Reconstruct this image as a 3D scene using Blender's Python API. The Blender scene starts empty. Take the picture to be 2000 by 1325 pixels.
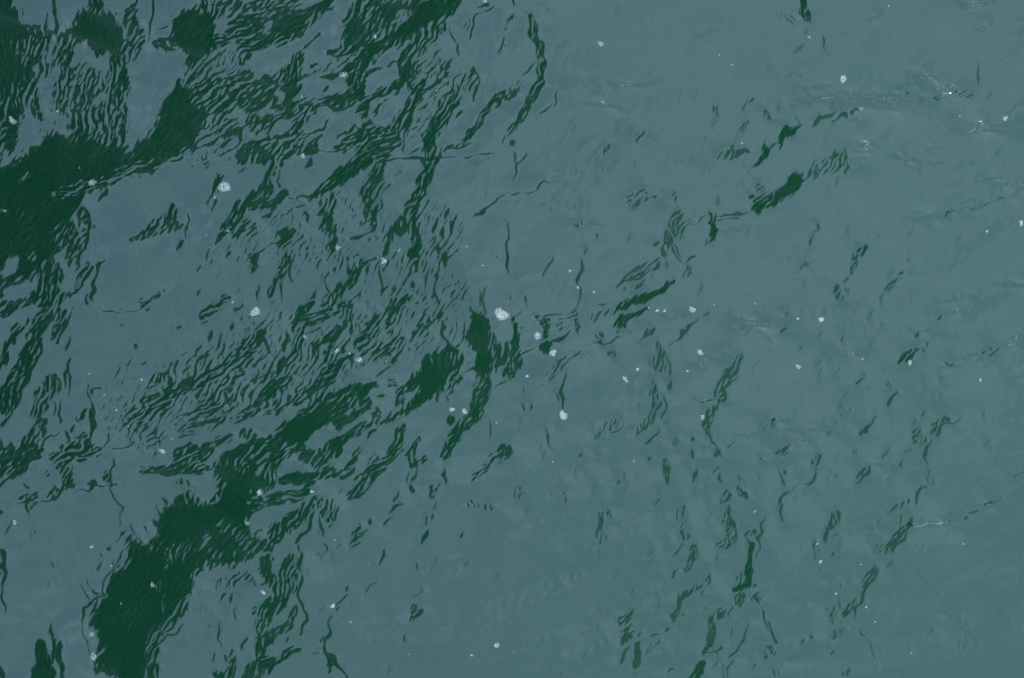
import bpy, bmesh, math, random
import numpy as np
from mathutils import Vector

scene = bpy.context.scene
col = scene.collection

# ---------------------------------------------------------------- camera, sky, sun, exposure
cam_data = bpy.data.cameras.new('camera')
cam = bpy.data.objects.new('camera', cam_data); col.objects.link(cam)
cam_data.sensor_width = 36.0
cam_data.lens = 36.0 * 20.0 / 4.6            # from the bridge rail, long lens, straight down
cam.location = (.8 * math.cos(math.radians(158)), .8 * math.sin(math.radians(158)), 20.0)
view = -cam.location
right = view.cross(Vector((0, 1, 0))).normalized(); up = right.cross(view).normalized(); back = -view.normalized()
from mathutils import Matrix
cam.rotation_euler = Matrix((right, up, back)).transposed().to_euler()
cam_data.clip_start = .1; cam_data.clip_end = 3000
scene.camera = cam

SUN_EL, SUN_AZ = math.radians(46), math.radians(70.8)      # azimuth of the sun in the x-y plane
world = bpy.data.worlds.new('World'); scene.world = world
world.use_nodes = True
nt = world.node_tree; nd = nt.nodes; lk = nt.links; nd.clear()
out = nd.new('ShaderNodeOutputWorld'); bg = nd.new('ShaderNodeBackground')
sky = nd.new('ShaderNodeTexSky'); sky.sky_type = 'NISHITA'; sky.sun_disc = False
sky.sun_elevation = SUN_EL; sky.sun_rotation = math.pi / 2 - SUN_AZ
sky.air_density = 1.0; sky.dust_density = .4; sky.ozone_density = 1.2
tc = nd.new('ShaderNodeTexCoord')
n1 = nd.new('ShaderNodeTexNoise'); n1.inputs['Scale'].default_value = 9.0; n1.inputs['Detail'].default_value = 7; n1.inputs['Roughness'].default_value = .62; n1.inputs['Distortion'].default_value = .8
lk.new(tc.outputs['Generated'], n1.inputs['Vector'])
rmp = nd.new('ShaderNodeMapRange'); rmp.inputs['From Min'].default_value = .34; rmp.inputs['From Max'].default_value = .68
rmp.inputs['To Min'].default_value = .05; rmp.inputs['To Max'].default_value = .32
lk.new(n1.outputs['Fac'], rmp.inputs['Value'])
mix = nd.new('ShaderNodeMix'); mix.data_type = 'RGBA'
sep = nd.new('ShaderNodeSeparateXYZ'); lk.new(tc.outputs['Generated'], sep.inputs['Vector'])
low_ = nd.new('ShaderNodeMapRange'); low_.interpolation_type = 'SMOOTHSTEP'          # hazier, whiter towards the horizon
low_.inputs['From Min'].default_value = .95; low_.inputs['From Max'].default_value = .2; low_.inputs['To Min'].default_value = 0; low_.inputs['To Max'].default_value = .7
lk.new(sep.outputs['Z'], low_.inputs['Value'])
add_ = nd.new('ShaderNodeMath'); add_.operation = 'ADD'; add_.use_clamp = True
lk.new(rmp.outputs['Result'], add_.inputs[0]); lk.new(low_.outputs['Result'], add_.inputs[1])
lk.new(add_.outputs['Value'], mix.inputs['Factor'])
lk.new(sky.outputs['Color'], mix.inputs['A'])
mix.inputs['B'].default_value = (6.6, 8.9, 10.1, 1)        # thin high cloud
lk.new(mix.outputs['Result'], bg.inputs['Color'])
bg.inputs['Strength'].default_value = .13
lk.new(bg.outputs['Background'], out.inputs['Surface'])

sun_data = bpy.data.lights.new('sun', 'SUN'); sun_data.energy = 1.5; sun_data.angle = math.radians(10); sun_data.color = (1, .95, .88)
sun = bpy.data.objects.new('sun', sun_data); col.objects.link(sun)
sd = Vector((math.cos(SUN_EL) * math.cos(SUN_AZ), math.cos(SUN_EL) * math.sin(SUN_AZ), math.sin(SUN_EL)))
sun.rotation_euler = sd.to_track_quat('Z', 'Y').to_euler()

vs = scene.view_settings
vs.view_transform = 'Standard'; vs.look = 'None'; vs.gamma = 1.0; vs.use_curve_mapping = False
vs.exposure = 3.08
scene.cycles.use_denoising = False
scene.cycles.use_adaptive_sampling = False
# ---------------------------------------------------------------- wave design
# Map of the wave faces, noted on a survey grid of twelve tiles: each entry says how strongly the
# water there leans towards the bridge (S smooth face, H face leaning away, R rippled face with its
# ripple direction, K a single ripple crest, P short crests, W crest leaning far away).
OPS = []
_T = (0, 0)
def tile(x, y):
    global _T
    _T = (x, y)
def _m(p):
    k = 500.0 / 1472.0
    return tuple([_T[0] + p[0] * k, _T[1] + p[1] * k] + [v * k for v in p[2:]])
def S(pts, lev=.95, th=58): OPS.append(('S', [_m(p) for p in pts], lev, th))
def H(pts, lev=-1.6): OPS.append(('H', [_m(p) for p in pts], lev, None))
def R(lev, th, *pts): OPS.append(('R', [_m(p) for p in pts], lev, th))
def K(w, *pts): OPS.append(('K', [_m(p) for p in pts], w * 500 / 1472., None))
def W(w, *pts): OPS.append(('W', [_m(p) for p in pts], w * 500 / 1472., None))
def P(*pts):
    for i, (x, y) in enumerate(pts):
        l = 13 + (i * 7) % 11
        a = math.radians(50 + (i * 13) % 24)
        K(12.99, (x - l * math.cos(a), y + l * math.sin(a)), (x + l * math.cos(a), y - l * math.sin(a)))

tile(0, 0)
R(-.82, 55, (800,2400,600),(1500,2100,700),(2500,1750,600))
R(-.92, 60, (1500,1350,600),(2450,1350,600))
R(-.8, 50, (1400,700,700),(2400,500,700))
S([(-400,-300),(100,-300),(110,40),(150,90),(190,140),(240,170),(300,200),(330,240),(260,380),(200,520),(150,640),(60,720),(0,800),(-400,800)], .75, 85)
R(.25, 78, (230,250,180),(170,420,150),(130,600,140),(60,720,120))
R(.15, 72, (370,250,260),(400,450,330),(500,560,380),(500,700,260),(620,600,230),(680,700,160))
R(.15, 78, (680,330,120),(690,480,150),(720,620,80))
R(.45, 85, (660,780,150),(560,700,160),(450,690,90))
H([(100,-50),(520,-50),(500,60),(420,100),(380,180),(345,170),(300,110),(240,160),(180,120),(140,80),(105,30)])
H([(600,-50),(1110,-50),(1080,40),(1000,100),(980,180),(960,220),(870,260),(760,230),(700,120),(640,60)])
R(-.15, 66, (760,70,50),(760,150,110),(800,230,140),(740,310,130))
S([(490,70),(580,40),(660,80),(700,130),(720,230),(700,300),(620,330),(560,350),(510,300),(500,260),(440,240),(400,200),(440,120)], .85, 85)
S([(1000,100),(1110,40),(1200,30),(1250,60),(1260,180),(1290,240),(1240,290),(1200,340),(1130,400),(1060,400),(1080,320),(1040,280),(980,240),(1000,170)], .95, 60)
R(.25, 80, (560,20,70),(570,60,90))
R(.3, 85, (1170,10,80),(1190,50,100))
R(.2, 150, (920,260,80),(1000,250,80))
K(26,(340,-10),(335,80),(345,160),(320,210)); K(14,(290,75),(285,140),(270,250)); K(16,(330,0),(330,70))
K(22,(900,0),(880,80),(870,180),(865,260)); K(12,(905,185),(985,170)); K(20,(790,10),(740,110),(730,160)); K(22,(790,70),(770,150),(740,220)); K(20,(630,0),(628,20))
K(16,(830,180),(790,260),(750,300)); K(16,(150,60),(160,110))
S([(260,760),(450,780),(600,800),(760,860),(850,760),(910,640),(960,540),(1020,450),(1100,480),(1180,580),(1220,640),(1180,760),(1150,850),(1000,940),(850,1000),(700,1060),(600,1110),(500,1150),(470,1230),(380,1290),(340,1360),(-400,1360),(-400,800),(0,800),(60,960),(150,900)], .97, 60)
R(.35, 40, (60,790,120),(120,880,100),(60,960,80))
H([(850,290),(930,300),(1010,380),(990,430),(950,530),(900,660),(850,740),(790,790),(765,720),(760,560),(760,460),(800,380)])
H([(1010,310),(1070,310),(1075,350),(1040,390),(1005,350)])
H([(450,290),(490,262),(508,300),(500,350),(460,390),(445,340)])
R(-.6, 75, (325,240,36),(300,330,36),(245,400,26)); R(-.55, 70, (190,620,50),(110,720,40))
R(-.7, 80, (330,400,40),(290,500,44),(310,600,36),(340,720,26))
R(.1, 78, (215,430,60),(205,560,70),(240,680,70)); R(.25,78,(150,480,120),(110,600,110))
R(-.5, 75, (420,510,50),(415,610,50))
R(-.6, 60, (520,390,40),(440,490,30)); R(-.7,60,(600,570,60),(560,600,30))
R(-1., 55, (235,740,30),(200,810,60),(110,890,70),(50,940,50))
R(-.4, 45, (180,1010,50),(130,1050,30)); R(-.3, 60, (740,560,40),(720,620,30))
R(.4, 24, (350,1120,90),(600,1050,90),(850,960,90),(1030,920,60))
R(.25, 85, (690,800,110))
H([(510,1150),(600,1130),(660,1080),(840,1030),(1000,950),(1150,930),(1500,950),(1500,1360),(520,1360),(490,1230)])
H([(395,1320),(440,1260),(480,1220),(500,1320)])
R(.1, 70, (470,1220,60),(500,1290,50))
K(16,(455,1240),(470,1320)); K(22,(490,1200),(520,1320)); K(20,(625,1100),(575,1165))
R(.35, 60, (1285,1010,40),(1250,1090,50)); K(14,(1252,990),(1280,1040),(1235,1100),(1190,1190)); K(18,(1250,1150),(1225,1225)); K(10,(1175,1170),(1200,1150))
R(.15, 58, (1010,1190,40),(980,1240,110),(890,1300,70)); K(14,(1088,1210),(1085,1260),(1065,1325))
R(.5, 58, (1450,1120,60),(1390,1200,110),(1340,1290,110))
R(.0, 55, (1260,50,110),(1380,50,120)); H([(1400,80),(1500,20),(1500,95),(1390,108)])
R(.45, 25, (1270,240,110),(1390,180,120),(1500,150,130))
R(.3, 30, (1330,130,60),(1430,120,60))
R(-.3, 52, (1100,470,110),(1240,370,140),(1370,330,110),(1500,320,80))
R(.45, 35, (1150,560,120),(1280,480,140),(1480,470,180)); R(.45,35,(1230,620,120),(1350,590,100),(1480,560,100))
H([(1350,690),(1400,650),(1500,610),(1500,660),(1400,720),(1350,740)])
R(-.15, 45, (1200,810,150),(1300,750,160),(1400,720,90),(1472,690,60))
K(20,(1472,665),(1390,750),(1355,860),(1230,910)); R(.0, 45, (1400,910,80),(1472,900,90)); H([(1380,800),(1472,700),(1472,820),(1420,850)])
R(-.1, 60, (1180,930,70)); K(14,(1180,980),(1220,960)); K(14,(1380,985),(1430,965)); R(0,30,(1110,940,40))

tile(500, 0)
R(.5, 33, (-40,250,130),(150,190,200),(300,110,150),(440,20,60))
R(.05, 30, (-20,60,130),(210,40,150)); R(.35,30,(0,120,60),(200,130,60))
H([(45,175),(60,145),(95,140),(90,180),(60,195)])
H([(450,30),(520,-30),(520,60),(490,130),(490,220),(430,290),(440,340),(360,370),(290,400),(265,330),(330,250),(370,180),(350,130),(400,100)])
R(-.1, 60, (370,50,70),(330,130,60))
K(18,(375,180),(350,215),(290,285))
S([(520,50),(600,-30),(760,-30),(1200,-30),(1150,50),(1100,100),(1000,130),(900,200),(860,280),(800,250),(700,280),(560,320),(440,310),(490,200),(510,100)], .55, 60)
S([(900,-20),(1190,-20),(1140,60),(1080,110),(980,150),(890,210),(830,260),(830,180),(900,90)], .9, 50)
R(.0, 55, (640,60,90),(690,60,60)); R(-.4, 55, (790,160,50),(850,80,70)); R(-.1, 50, (650,250,70),(720,200,60)); R(-.2,50,(880,70,40))
R(.3, 28, (430,310,40),(600,310,90),(740,250,80))
R(.35, 52, (530,430,40),(640,350,100),(780,250,120))
K(32,(370,455),(440,430),(520,395),(620,350)); K(20,(540,430),(640,410),(740,380),(820,350))
H([(690,330),(740,300),(805,280),(815,340),(720,380),(665,395)])
H([(620,520),(700,420),(830,375),(820,470),(740,500),(660,540)])
H([(260,470),(400,440),(540,435),(530,480),(450,530),(330,560),(260,570),(250,520)])
K(18,(440,480),(400,540)); R(-.1,25,(330,390,60)); K(10,(255,460),(330,430),(380,400))
R(.4, 72, (260,320,80),(200,450,120),(150,570,150))
H([(-10,320),(90,310),(110,340),(60,410),(-10,440)])
R(.5, 40, (-40,580,200),(100,500,120),(150,560,150),(230,510,60)); H([(110,560),(135,540),(160,550),(140,585)])
R(.5, 35, (240,620,60),(400,585,70),(560,570,70),(620,490,60)); R(.15, 72, (560,470,100),(640,430,60)); K(22,(250,610),(330,600),(450,630),(560,600)); K(18,(620,490),(650,430),(720,380))
R(.15, 58, (840,350,60),(870,300,90),(960,240,120),(1060,170,90))
R(.5, 84, (870,400,110),(850,480,80)); K(20,(930,360),(920,430),(880,500)); K(26,(825,370),(825,480))
R(.35, 62, (945,470,30),(900,600,90),(830,680,120),(720,760,120),(650,820,140)); K(26,(950,460),(935,570),(880,690),(850,860))
R(.4, 40, (820,500,50),(700,540,40),(640,580,50),(610,640,60)); K(14,(655,610),(620,680)); K(12,(640,660),(630,700)); K(22,(870,470),(900,540))
H([(390,740),(440,660),(560,620),(600,700),(520,745),(450,770),(440,840),(390,860),(370,800)])
H([(670,700),(750,600),(850,560),(830,640),(740,720)])
H([(280,740),(320,670),(400,645),(385,720),(320,760),(250,775)]); H([(125,670),(200,645),(200,720),(120,760)])
R(-.1, 45, (490,790,50),(560,760,70))
R(.15, 50, (0,720,110),(110,680,50),(240,640,60)); R(.15,55,(210,760,60),(260,700,50),(320,640,40)); K(14,(410,670),(375,740),(320,780)); K(18,(110,660),(90,720),(40,780)); K(18,(270,690),(220,740))
R(.45, 28, (-40,860,120),(150,800,80),(300,780,50)); R(.35, 60, (-40,900,110),(110,880,130),(240,870,80),(340,860,60)); K(16,(0,940),(40,915)); K(14,(40,910),(270,900),(370,872),(430,885),(600,860)); K(14,(370,780),(330,860))
R(.3, 30, (470,870,60),(540,820,90),(640,760,60)); R(.6, 48, (700,740,80),(650,850,150),(620,920,120),(520,1000,90),(430,1070,80),(310,1130,40)); K(10,(200,1142),(260,1130),(340,1125)); R(.2, 20, (720,850,180),(800,800,100))
S([(600,930),(560,940),(480,970),(430,1000),(380,1060),(360,1090),(440,1080),(530,1040),(590,990)], .8, 50)
K(9,(850,900),(960,915),(1100,915),(1250,915),(1320,890),(1390,880)); K(20,(700,940),(800,915),(860,910),(950,922),(1060,905)); K(12,(860,890),(950,850)); K(14,(1290,910),(1340,875))
R(.0, 65, (1255,400,50),(1210,480,120)); R(.45, 60, (1130,550,110),(1060,680,110),(1000,800,120),(1000,860,100)); K(16,(1250,380),(1278,430),(1272,480),(1240,580)); R(-.3, 58, (1160,640,90)); S([(970,840),(1000,790),(1050,800),(1060,860),(980,870)],.9,58)
R(.15, 50, (1080,860,40),(1180,825,50),(1240,760,60),(1290,690,40),(1360,600,60),(1420,550,80),(1500,520,70)); K(14,(1270,690),(1240,780),(1180,830),(1080,860)); K(10,(1080,855),(1250,830))
R(.4, 66, (1030,900,90),(980,990,60),(930,1100,60),(900,1180,90),(880,1260,120),(830,1310,100)); K(18,(1070,900),(1010,990),(960,1100),(950,1150)); K(20,(960,920),(980,1000))
R(.05, 62, (710,970,90),(670,1060,130),(660,1150,90),(660,1230,80),(670,1320,40)); K(16,(740,940),(720,1020)); K(20,(770,1050),(730,1110),(695,1220),(680,1310)); K(14,(640,1240),(600,1290)); K(16,(625,1080),(635,1180))
R(.1, 66, (130,930,80),(90,1000,80),(40,1110,80),(0,1180,60)); R(.55, 30, (180,1115,50),(120,1150,70),(0,1190,90)); K(14,(150,980),(130,1090)); K(28,(320,910),(295,970)); K(14,(285,1170),(225,1195)); K(18,(278,1210),(300,1280))
R(.35, 62, (440,1130,50),(400,1200,110),(400,1290,100))
K(20,(985,523),(1050,480),(1090,410),(1145,350)); K(12,(1080,370),(1040,440)); K(16,(1110,150),(1145,250)); K(8,(1160,260),(1160,340))
K(18,(1365,30),(1270,80),(1250,170),(1215,230)); K(12,(1240,90),(1220,180)); K(10,(1212,110),(1205,160)); K(10,(1330,20),(1275,50))
R(-.45, 66, (1460,110,60),(1410,230,40),(1400,330,30)); R(-.1, 62, (1480,740,80),(1420,820,40))
K(16,(1255,1245),(1370,1170),(1440,1110)); K(18,(1102,1200),(1085,1250)); K(12,(1455,1285),(1450,1325)); P((1230,1145),(1320,1110),(730,605),(735,640),(825,995),(410,185),(130,1240),(560,740))
R(-.4, 30, (60,1250,60),(200,1210,50)); R(.1,62,(20,1080,40))

tile(1000, 0)
R(.3, 78, (105,90,40),(130,200,50),(160,330,60),(155,470,60)); R(.35, 56, (155,470,60),(110,580,70),(40,680,60),(-10,750,40)); K(16,(112,70),(130,160),(168,260),(185,350),(178,480)); K(12,(85,120),(120,230),(140,330)); K(20,(160,480),(100,590),(40,670),(0,760))
K(9,(120,370),(50,440)); R(-.1, 60, (20,480,40),(50,510,40)); K(16,(20,0),(18,30)); K(14,(5,85),(0,115))
K(12,(290,527),(255,550),(240,630)); K(14,(180,655),(230,600))
R(-.4, 60, (410,460,40),(400,520,60)); P((550,560),(565,605),(500,660),(240,730),(210,765),(550,645),(445,520),(690,610))
K(14,(770,750),(735,815)); K(10,(735,760),(718,790)); R(-.2, 55, (540,850,80)); K(12,(535,845),(515,890)); K(14,(542,940),(520,975)); K(10,(515,945),(500,965))
P((560,855),(470,910),(345,935),(370,990),(435,1030),(460,1055),(300,1155),(350,1180),(340,1160),(225,1210))
R(.05, 38, (700,1180,50),(740,1140,100),(800,1130,70)); R(-.2, 45, (680,1150,70))
K(12,(715,930),(713,965)); P((970,550),(980,560),(1175,705),(1105,800),(970,920),(1000,915),(1045,530)); K(9,(1172,610),(1180,665)); K(8,(1155,610),(1160,650))
K(13,(1355,690),(1335,750)); R(-.2, 60, (1365,575,40),(1330,615,30)); R(-.2, 60, (1350,700,40),(1320,760,60),(1290,800,30))
R(.1, 52, (1340,875,50),(1280,885,80),(1190,890,50)); K(10,(1145,920),(1140,980)); K(12,(1280,830),(1260,860))
S([(1472,810),(1430,870),(1400,920),(1365,960),(1410,945),(1472,880)], .8, 50)
R(-.2, 40, (1460,660,60)); K(10,(0,1117),(120,1097)); K(10,(120,1095),(200,1050),(250,1015)); K(8,(120,1080),(160,1068)); W(8,(240,1015),(300,1005))
K(16,(105,880),(30,920),(15,960),(10,1020)); K(14,(12,860),(15,930)); K(16,(0,830),(15,815))
R(-.1, 60, (950,1125,50)); R(.25, 68, (960,1230,80),(930,1310,110)); R(.0,50,(1020,1280,60)); K(13,(1040,1285),(1100,1250),(1200,1240),(1300,1230),(1370,1220)); K(9,(1100,1265),(1300,1250))
S([(1120,1215),(1185,1225),(1172,1280),(1172,1360),(1130,1360),(1140,1300),(1098,1285),(1130,1255)], .8, 60)
S([(1360,1090),(1400,1120),(1430,1130),(1475,1120),(1475,1185),(1420,1240),(1370,1210),(1390,1170),(1340,1120)], .7, 40); R(.2, 40, (1440,1100,70)); P((1330,1065),(1355,990),(1350,1275),(1180,1160))
R(-.3, 130, (420,1270,60),(370,1290,40)); K(11,(365,1280),(380,1310))
W(12,(275,535),(330,525)); W(8,(250,515),(300,530)); W(8,(610,495),(740,500),(850,475)); W(7,(470,600),(600,630)); W(6,(1080,205),(1170,185)); W(9,(120,95),(200,60)); W(8,(330,1250),(480,1290))

tile(1500, 0)
S([(170,-40),(230,-40),(232,20),(242,60),(240,130),(215,125),(205,60)], .7, 100); K(10,(115,90),(140,150)); K(9,(150,95),(162,130)); K(14,(318,200),(325,270)); K(6,(330,280),(350,335)); P((165,295),(190,285),(215,280),(80,85),(15,380),(220,195)); K(9,(1218,370),(1217,490))
S([(-10,870),(60,790),(110,710),(140,720),(200,725),(160,780),(100,830),(80,865),(60,810),(-10,885)], .9, 60); K(12,(200,730),(170,690)); K(26,(260,725),(310,680),(400,640)); K(18,(310,650),(318,690)); K(18,(360,690),(470,660)); K(12,(480,660),(525,632))
S([(-10,1130),(60,1080),(100,1040),(130,990),(180,1000),(220,1040),(190,1080),(140,1130),(60,1180),(-10,1195)], .9, 50)
R(-.12, 68, (230,1020,50),(300,980,100),(400,940,140),(450,960,60)); K(12,(425,850),(455,930),(460,1000)); K(12,(290,900),(280,945))
K(16,(1030,1240),(1075,1215)); K(13,(1120,1225),(1230,1190),(1350,1130)); K(8,(1180,1190),(1220,1170)); K(8,(1268,1125),(1292,1105))
K(10,(795,545),(820,525)); R(-.35, 25, (900,570,20),(1050,545,50),(1180,535,40)); P((690,590),(610,605),(75,612),(405,1050),(345,1085),(885,985),(1338,875),(375,610),(240,520),(1275,550),(155,595))
K(14,(287,1280),(270,1325)); K(14,(0,650),(10,690)); R(-.2,60,(10,570,20))
W(9,(480,620),(610,604),(740,587),(900,570),(1000,555)); W(8,(400,545),(560,520)); W(8,(430,570),(700,575)); W(7,(560,625),(800,612)); W(7,(480,540),(620,555)); W(9,(800,505),(860,480)); W(8,(810,440),(900,430)); W(8,(900,420),(980,470)); W(8,(1000,520),(1120,470)); W(8,(930,570),(1190,540)); W(6,(160,600),(300,570),(450,530)); W(7,(780,500),(850,440)); W(6,(240,515),(370,492)); W(7,(1090,490),(1110,440))
W(6,(470,850),(600,830)); W(7,(480,875),(600,860)); W(6,(490,915),(600,912)); W(8,(620,930),(660,930)); W(7,(760,915),(840,920)); W(7,(930,862),(970,862)); W(6,(960,938),(1000,932)); W(5,(480,830),(560,850))
W(10,(1030,1245),(1160,1205)); W(9,(880,1245),(1020,1230)); W(8,(900,1225),(1010,1215)); W(9,(1360,1130),(1480,1085)); W(7,(1225,1045),(1330,1030)); W(6,(1340,1070),(1480,1040)); W(7,(1110,1170),(1160,1150)); W(7,(1150,765),(1240,705)); W(6,(1160,750),(1400,760)); W(8,(1210,170),(1290,130)); W(9,(1120,50),(1300,0)); W(6,(590,110),(660,80)); W(7,(1180,740),(1350,715)); W(6,(850,1260),(1000,1250))
W(7,(560,560),(720,545)); W(7,(520,590),(690,590)); W(6,(640,570),(790,560)); W(7,(820,470),(900,450)); W(6,(860,410),(960,440)); W(7,(960,510),(1060,480)); W(6,(1020,545),(1110,515)); W(6,(460,600),(560,596)); W(6,(700,555),(800,540))

tile(0, 440)
S([(-400,-80),(330,-80),(340,60),(385,120),(370,170),(300,210),(250,270),(200,310),(120,330),(0,390),(-400,500),(-400,200)], .95, 50)
H([(25,280),(60,225),(120,205),(110,270),(50,300)]); R(-.2, 60, (210,170,40),(190,190,30))
R(.35, 60, (400,30,130),(440,110,110),(420,200,100)); K(24,(520,-10),(525,70),(490,150),(460,210)); R(.0, 65, (500,60,60),(520,140,40)); K(14,(545,0),(540,20))
K(22,(615,195),(575,210),(560,290),(555,380),(540,440)); K(14,(530,400),(510,450)); R(.05, 55, (520,240,50),(490,300,60),(430,380,40)); R(-.2, 60, (470,240,50)); K(16,(495,345),(430,385),(400,400))
R(.5, 75, (310,260,130),(300,350,150),(250,420,120)); R(.3, 50, (0,390,50),(100,450,110),(200,430,90)); R(.5, 50, (-40,490,110),(60,480,110))
H([(60,395),(140,345),(210,325),(200,380),(130,415),(60,425)]); H([(390,270),(440,240),(450,300),(400,370),(375,330)])
K(20,(0,395),(90,340),(170,330))
R(.3, 62, (400,400,60),(330,430,100),(280,500,120),(230,600,130),(220,700,110),(170,800,120),(100,890,130),(70,960,120)); R(.5,70,(70,970,140),(20,1040,110)); K(22,(440,470),(390,540),(350,640)); K(32,(250,640),(250,740),(190,830),(135,930),(120,1000),(60,1080),(10,1170))
R(.1, 65, (370,500,80),(350,600,60),(330,680,30)); K(18,(412,640),(385,710))
H([(-10,560),(50,560),(70,620),(40,690),(-10,700)]); R(.45, 65, (110,600,90),(60,690,50),(20,790,60),(-10,850,50)); H([(70,770),(90,690),(150,660),(140,730),(110,790)]); R(-.5,65,(170,560,50),(180,640,40)); H([(-10,860),(30,850),(40,900),(10,950),(-10,950)])
H([(140,950),(200,850),(260,760),(310,745),(300,850),(220,910),(180,980),(150,1020)])
R(.1, 76, (320,860,40),(300,930,150),(250,1000,130),(240,1080,80)); K(20,(430,760),(405,840),(375,870),(370,950)); K(18,(400,850),(405,990)); K(18,(350,1020),(345,1140)); K(14,(320,1010),(315,1090)); R(.0,76,(330,900,60))
R(.0, 57, (260,1130,60),(220,1200,90),(170,1250,100)); K(16,(345,1185),(290,1200),(240,1280)); K(22,(280,1110),(250,1200))
R(.65, 45, (-20,1310,90),(120,1300,90),(230,1290,70)); K(28,(60,1230),(100,1300)); K(22,(10,1230),(40,1290)); R(.65, 35, (390,1275,90),(450,1300,100),(560,1290,80)); K(20,(380,1180),(410,1240))
K(28,(530,1010),(530,1100),(545,1160),(530,1290)); R(.15, 75, (500,1070,70),(450,1120,60)); K(18,(440,1230),(500,1180)); K(22,(630,1190),(620,1240),(560,1290)); K(20,(425,1160),(418,1195)); R(.1,50,(500,1240,80)); K(22,(545,975),(545,940)); K(8,(545,940),(595,925)); K(7,(525,1015),(520,915))
K(10,(690,810),(645,885)); K(18,(760,770),(730,805)); K(16,(785,685),(768,717)); K(12,(852,780),(818,798)); K(16,(730,565),(708,585)); K(10,(1042,570),(1018,585)); P((730,830),(690,800),(955,695))
R(-.3, 25, (830,450,60),(900,410,50),(950,380,20)); K(11,(895,415),(865,440),(805,472)); K(10,(870,480),(845,485)); K(7,(590,495),(720,490),(820,470))
R(.2, 62, (780,95,30),(850,50,80),(960,10,100),(1070,10,40)); K(14,(775,90),(840,35),(900,0)); K(24,(1055,85),(1018,150)); K(12,(1065,0),(1062,80)); K(14,(1080,20),(1100,95)); P((815,125),(850,135),(780,120))
R(.3, 45, (1230,90,30),(1310,30,100),(1430,20,110)); P((1300,100),(1265,290),(1250,525)); K(18,(1320,155),(1308,185)); K(20,(1192,130),(1170,195)); K(18,(1220,195),(1215,225)); K(10,(1142,225),(1138,265)); K(16,(1172,370),(1148,400))
R(.35, 62, (1450,190,60)); K(22,(1490,150),(1465,190),(1447,270)); K(14,(1472,380),(1468,430))
R(.0, 25, (1160,520,50),(1220,480,100),(1310,430,60)); K(16,(1210,550),(1165,575)); K(14,(1190,540),(1145,550)); K(16,(1387,515),(1370,545)); K(20,(1342,565),(1322,597)); K(14,(1275,630),(1255,700)); K(12,(1210,620),(1198,660)); K(20,(1162,690),(1113,737)); K(14,(1305,690),(1290,710)); K(10,(1390,460),(1345,485)); P((1375,295),(1365,390))
K(22,(1235,700),(1140,790),(1120,870),(1100,910)); R(.55, 60, (900,880,80),(960,880,60),(1020,930,70),(1100,900,60)); K(20,(1022,795),(1000,850)); K(22,(1097,805),(1050,855)); K(12,(970,830),(955,870)); K(12,(835,935),(900,940))
R(.45, 35, (830,1015,40),(930,1000,80),(1030,950,80),(1120,930,60),(1200,880,70),(1290,800,80),(1400,720,90),(1490,660,80)); R(.15, 38, (740,1130,60),(830,1070,100),(950,1040,80)); R(.0, 48, (1180,1040,80),(1260,950,80),(1350,850,80),(1440,780,60)); R(-.2, 65, (1320,980,60),(1430,960,70)); R(.0,60,(1150,960,50)); K(20,(1170,930),(1130,1000)); K(14,(1210,800),(1195,850))
R(-.1, 27, (1030,1110,60),(1150,1080,90),(1250,1040,60)); R(-.1, 25, (1040,1180,50),(1180,1140,60),(1290,1120,40)); K(14,(1030,1215),(1120,1200)); R(.05, 30, (1360,1120,60),(1490,1060,70)); K(10,(950,1187),(895,1222)); K(16,(980,1225),(915,1240),(910,1270)); K(10,(775,1255),(650,1285)); P((800,1225),(735,1205),(830,1300),(870,1275)); K(14,(862,1130),(780,1180)); K(12,(760,1185),(740,1140))
R(.3, 40, (1040,1290,60),(1150,1300,90),(1240,1250,60),(1330,1220,40)); R(.6, 40, (1330,1310,60),(1420,1290,80),(1490,1260,80)); R(.4, 70, (1390,1200,60),(1440,1200,80))

tile(500, 440)
R(.55, 40, (210,40,40),(150,90,80),(170,30,50)); K(18,(180,60),(60,120),(10,160)); K(14,(18,170),(10,230)); R(.05, 62, (180,200,50),(150,260,80),(110,340,60),(80,400,40)); K(18,(188,190),(215,335)); K(16,(140,320),(150,440)); K(16,(130,550),(148,490)); R(.35, 70, (420,20,80),(450,90,60),(430,140,50)); K(24,(455,30),(470,110)); R(-.2, 65, (370,200,50),(350,270,20)); P((440,200),(85,450),(20,580)); K(16,(10,350),(0,440)); K(12,(235,30),(180,80))
K(16,(690,0),(660,40),(530,75)); R(.05, 30, (660,20,50)); K(22,(860,10),(770,50),(745,130),(740,180)); K(14,(790,50),(778,100)); R(-.4,60,(670,100,40),(700,80,40))
R(.6, 72, (910,0,80),(920,80,60),(920,160,50)); R(.35, 50, (880,160,60)); K(18,(940,40),(935,190)); K(14,(920,200),(850,330)); R(.0, 66, (930,240,60),(990,260,60),(1040,280,50)); K(26,(1080,150),(1086,250)); K(20,(1050,250),(1030,350),(1037,440)); K(18,(975,290),(950,430)); K(16,(912,320),(890,362)); K(14,(1055,110),(1060,150)); K(8,(1030,60),(1025,120)); P((825,285),(880,270),(745,290))
K(20,(710,180),(640,200),(590,260),(540,310)); R(.35, 66, (580,270,60),(540,310,70),(500,360,70),(440,410,80)); K(22,(435,280),(405,330),(415,385)); K(24,(470,255),(458,275)); K(14,(390,290),(375,340)); K(16,(365,370),(340,410),(290,440)); K(10,(565,220),(550,270))
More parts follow.
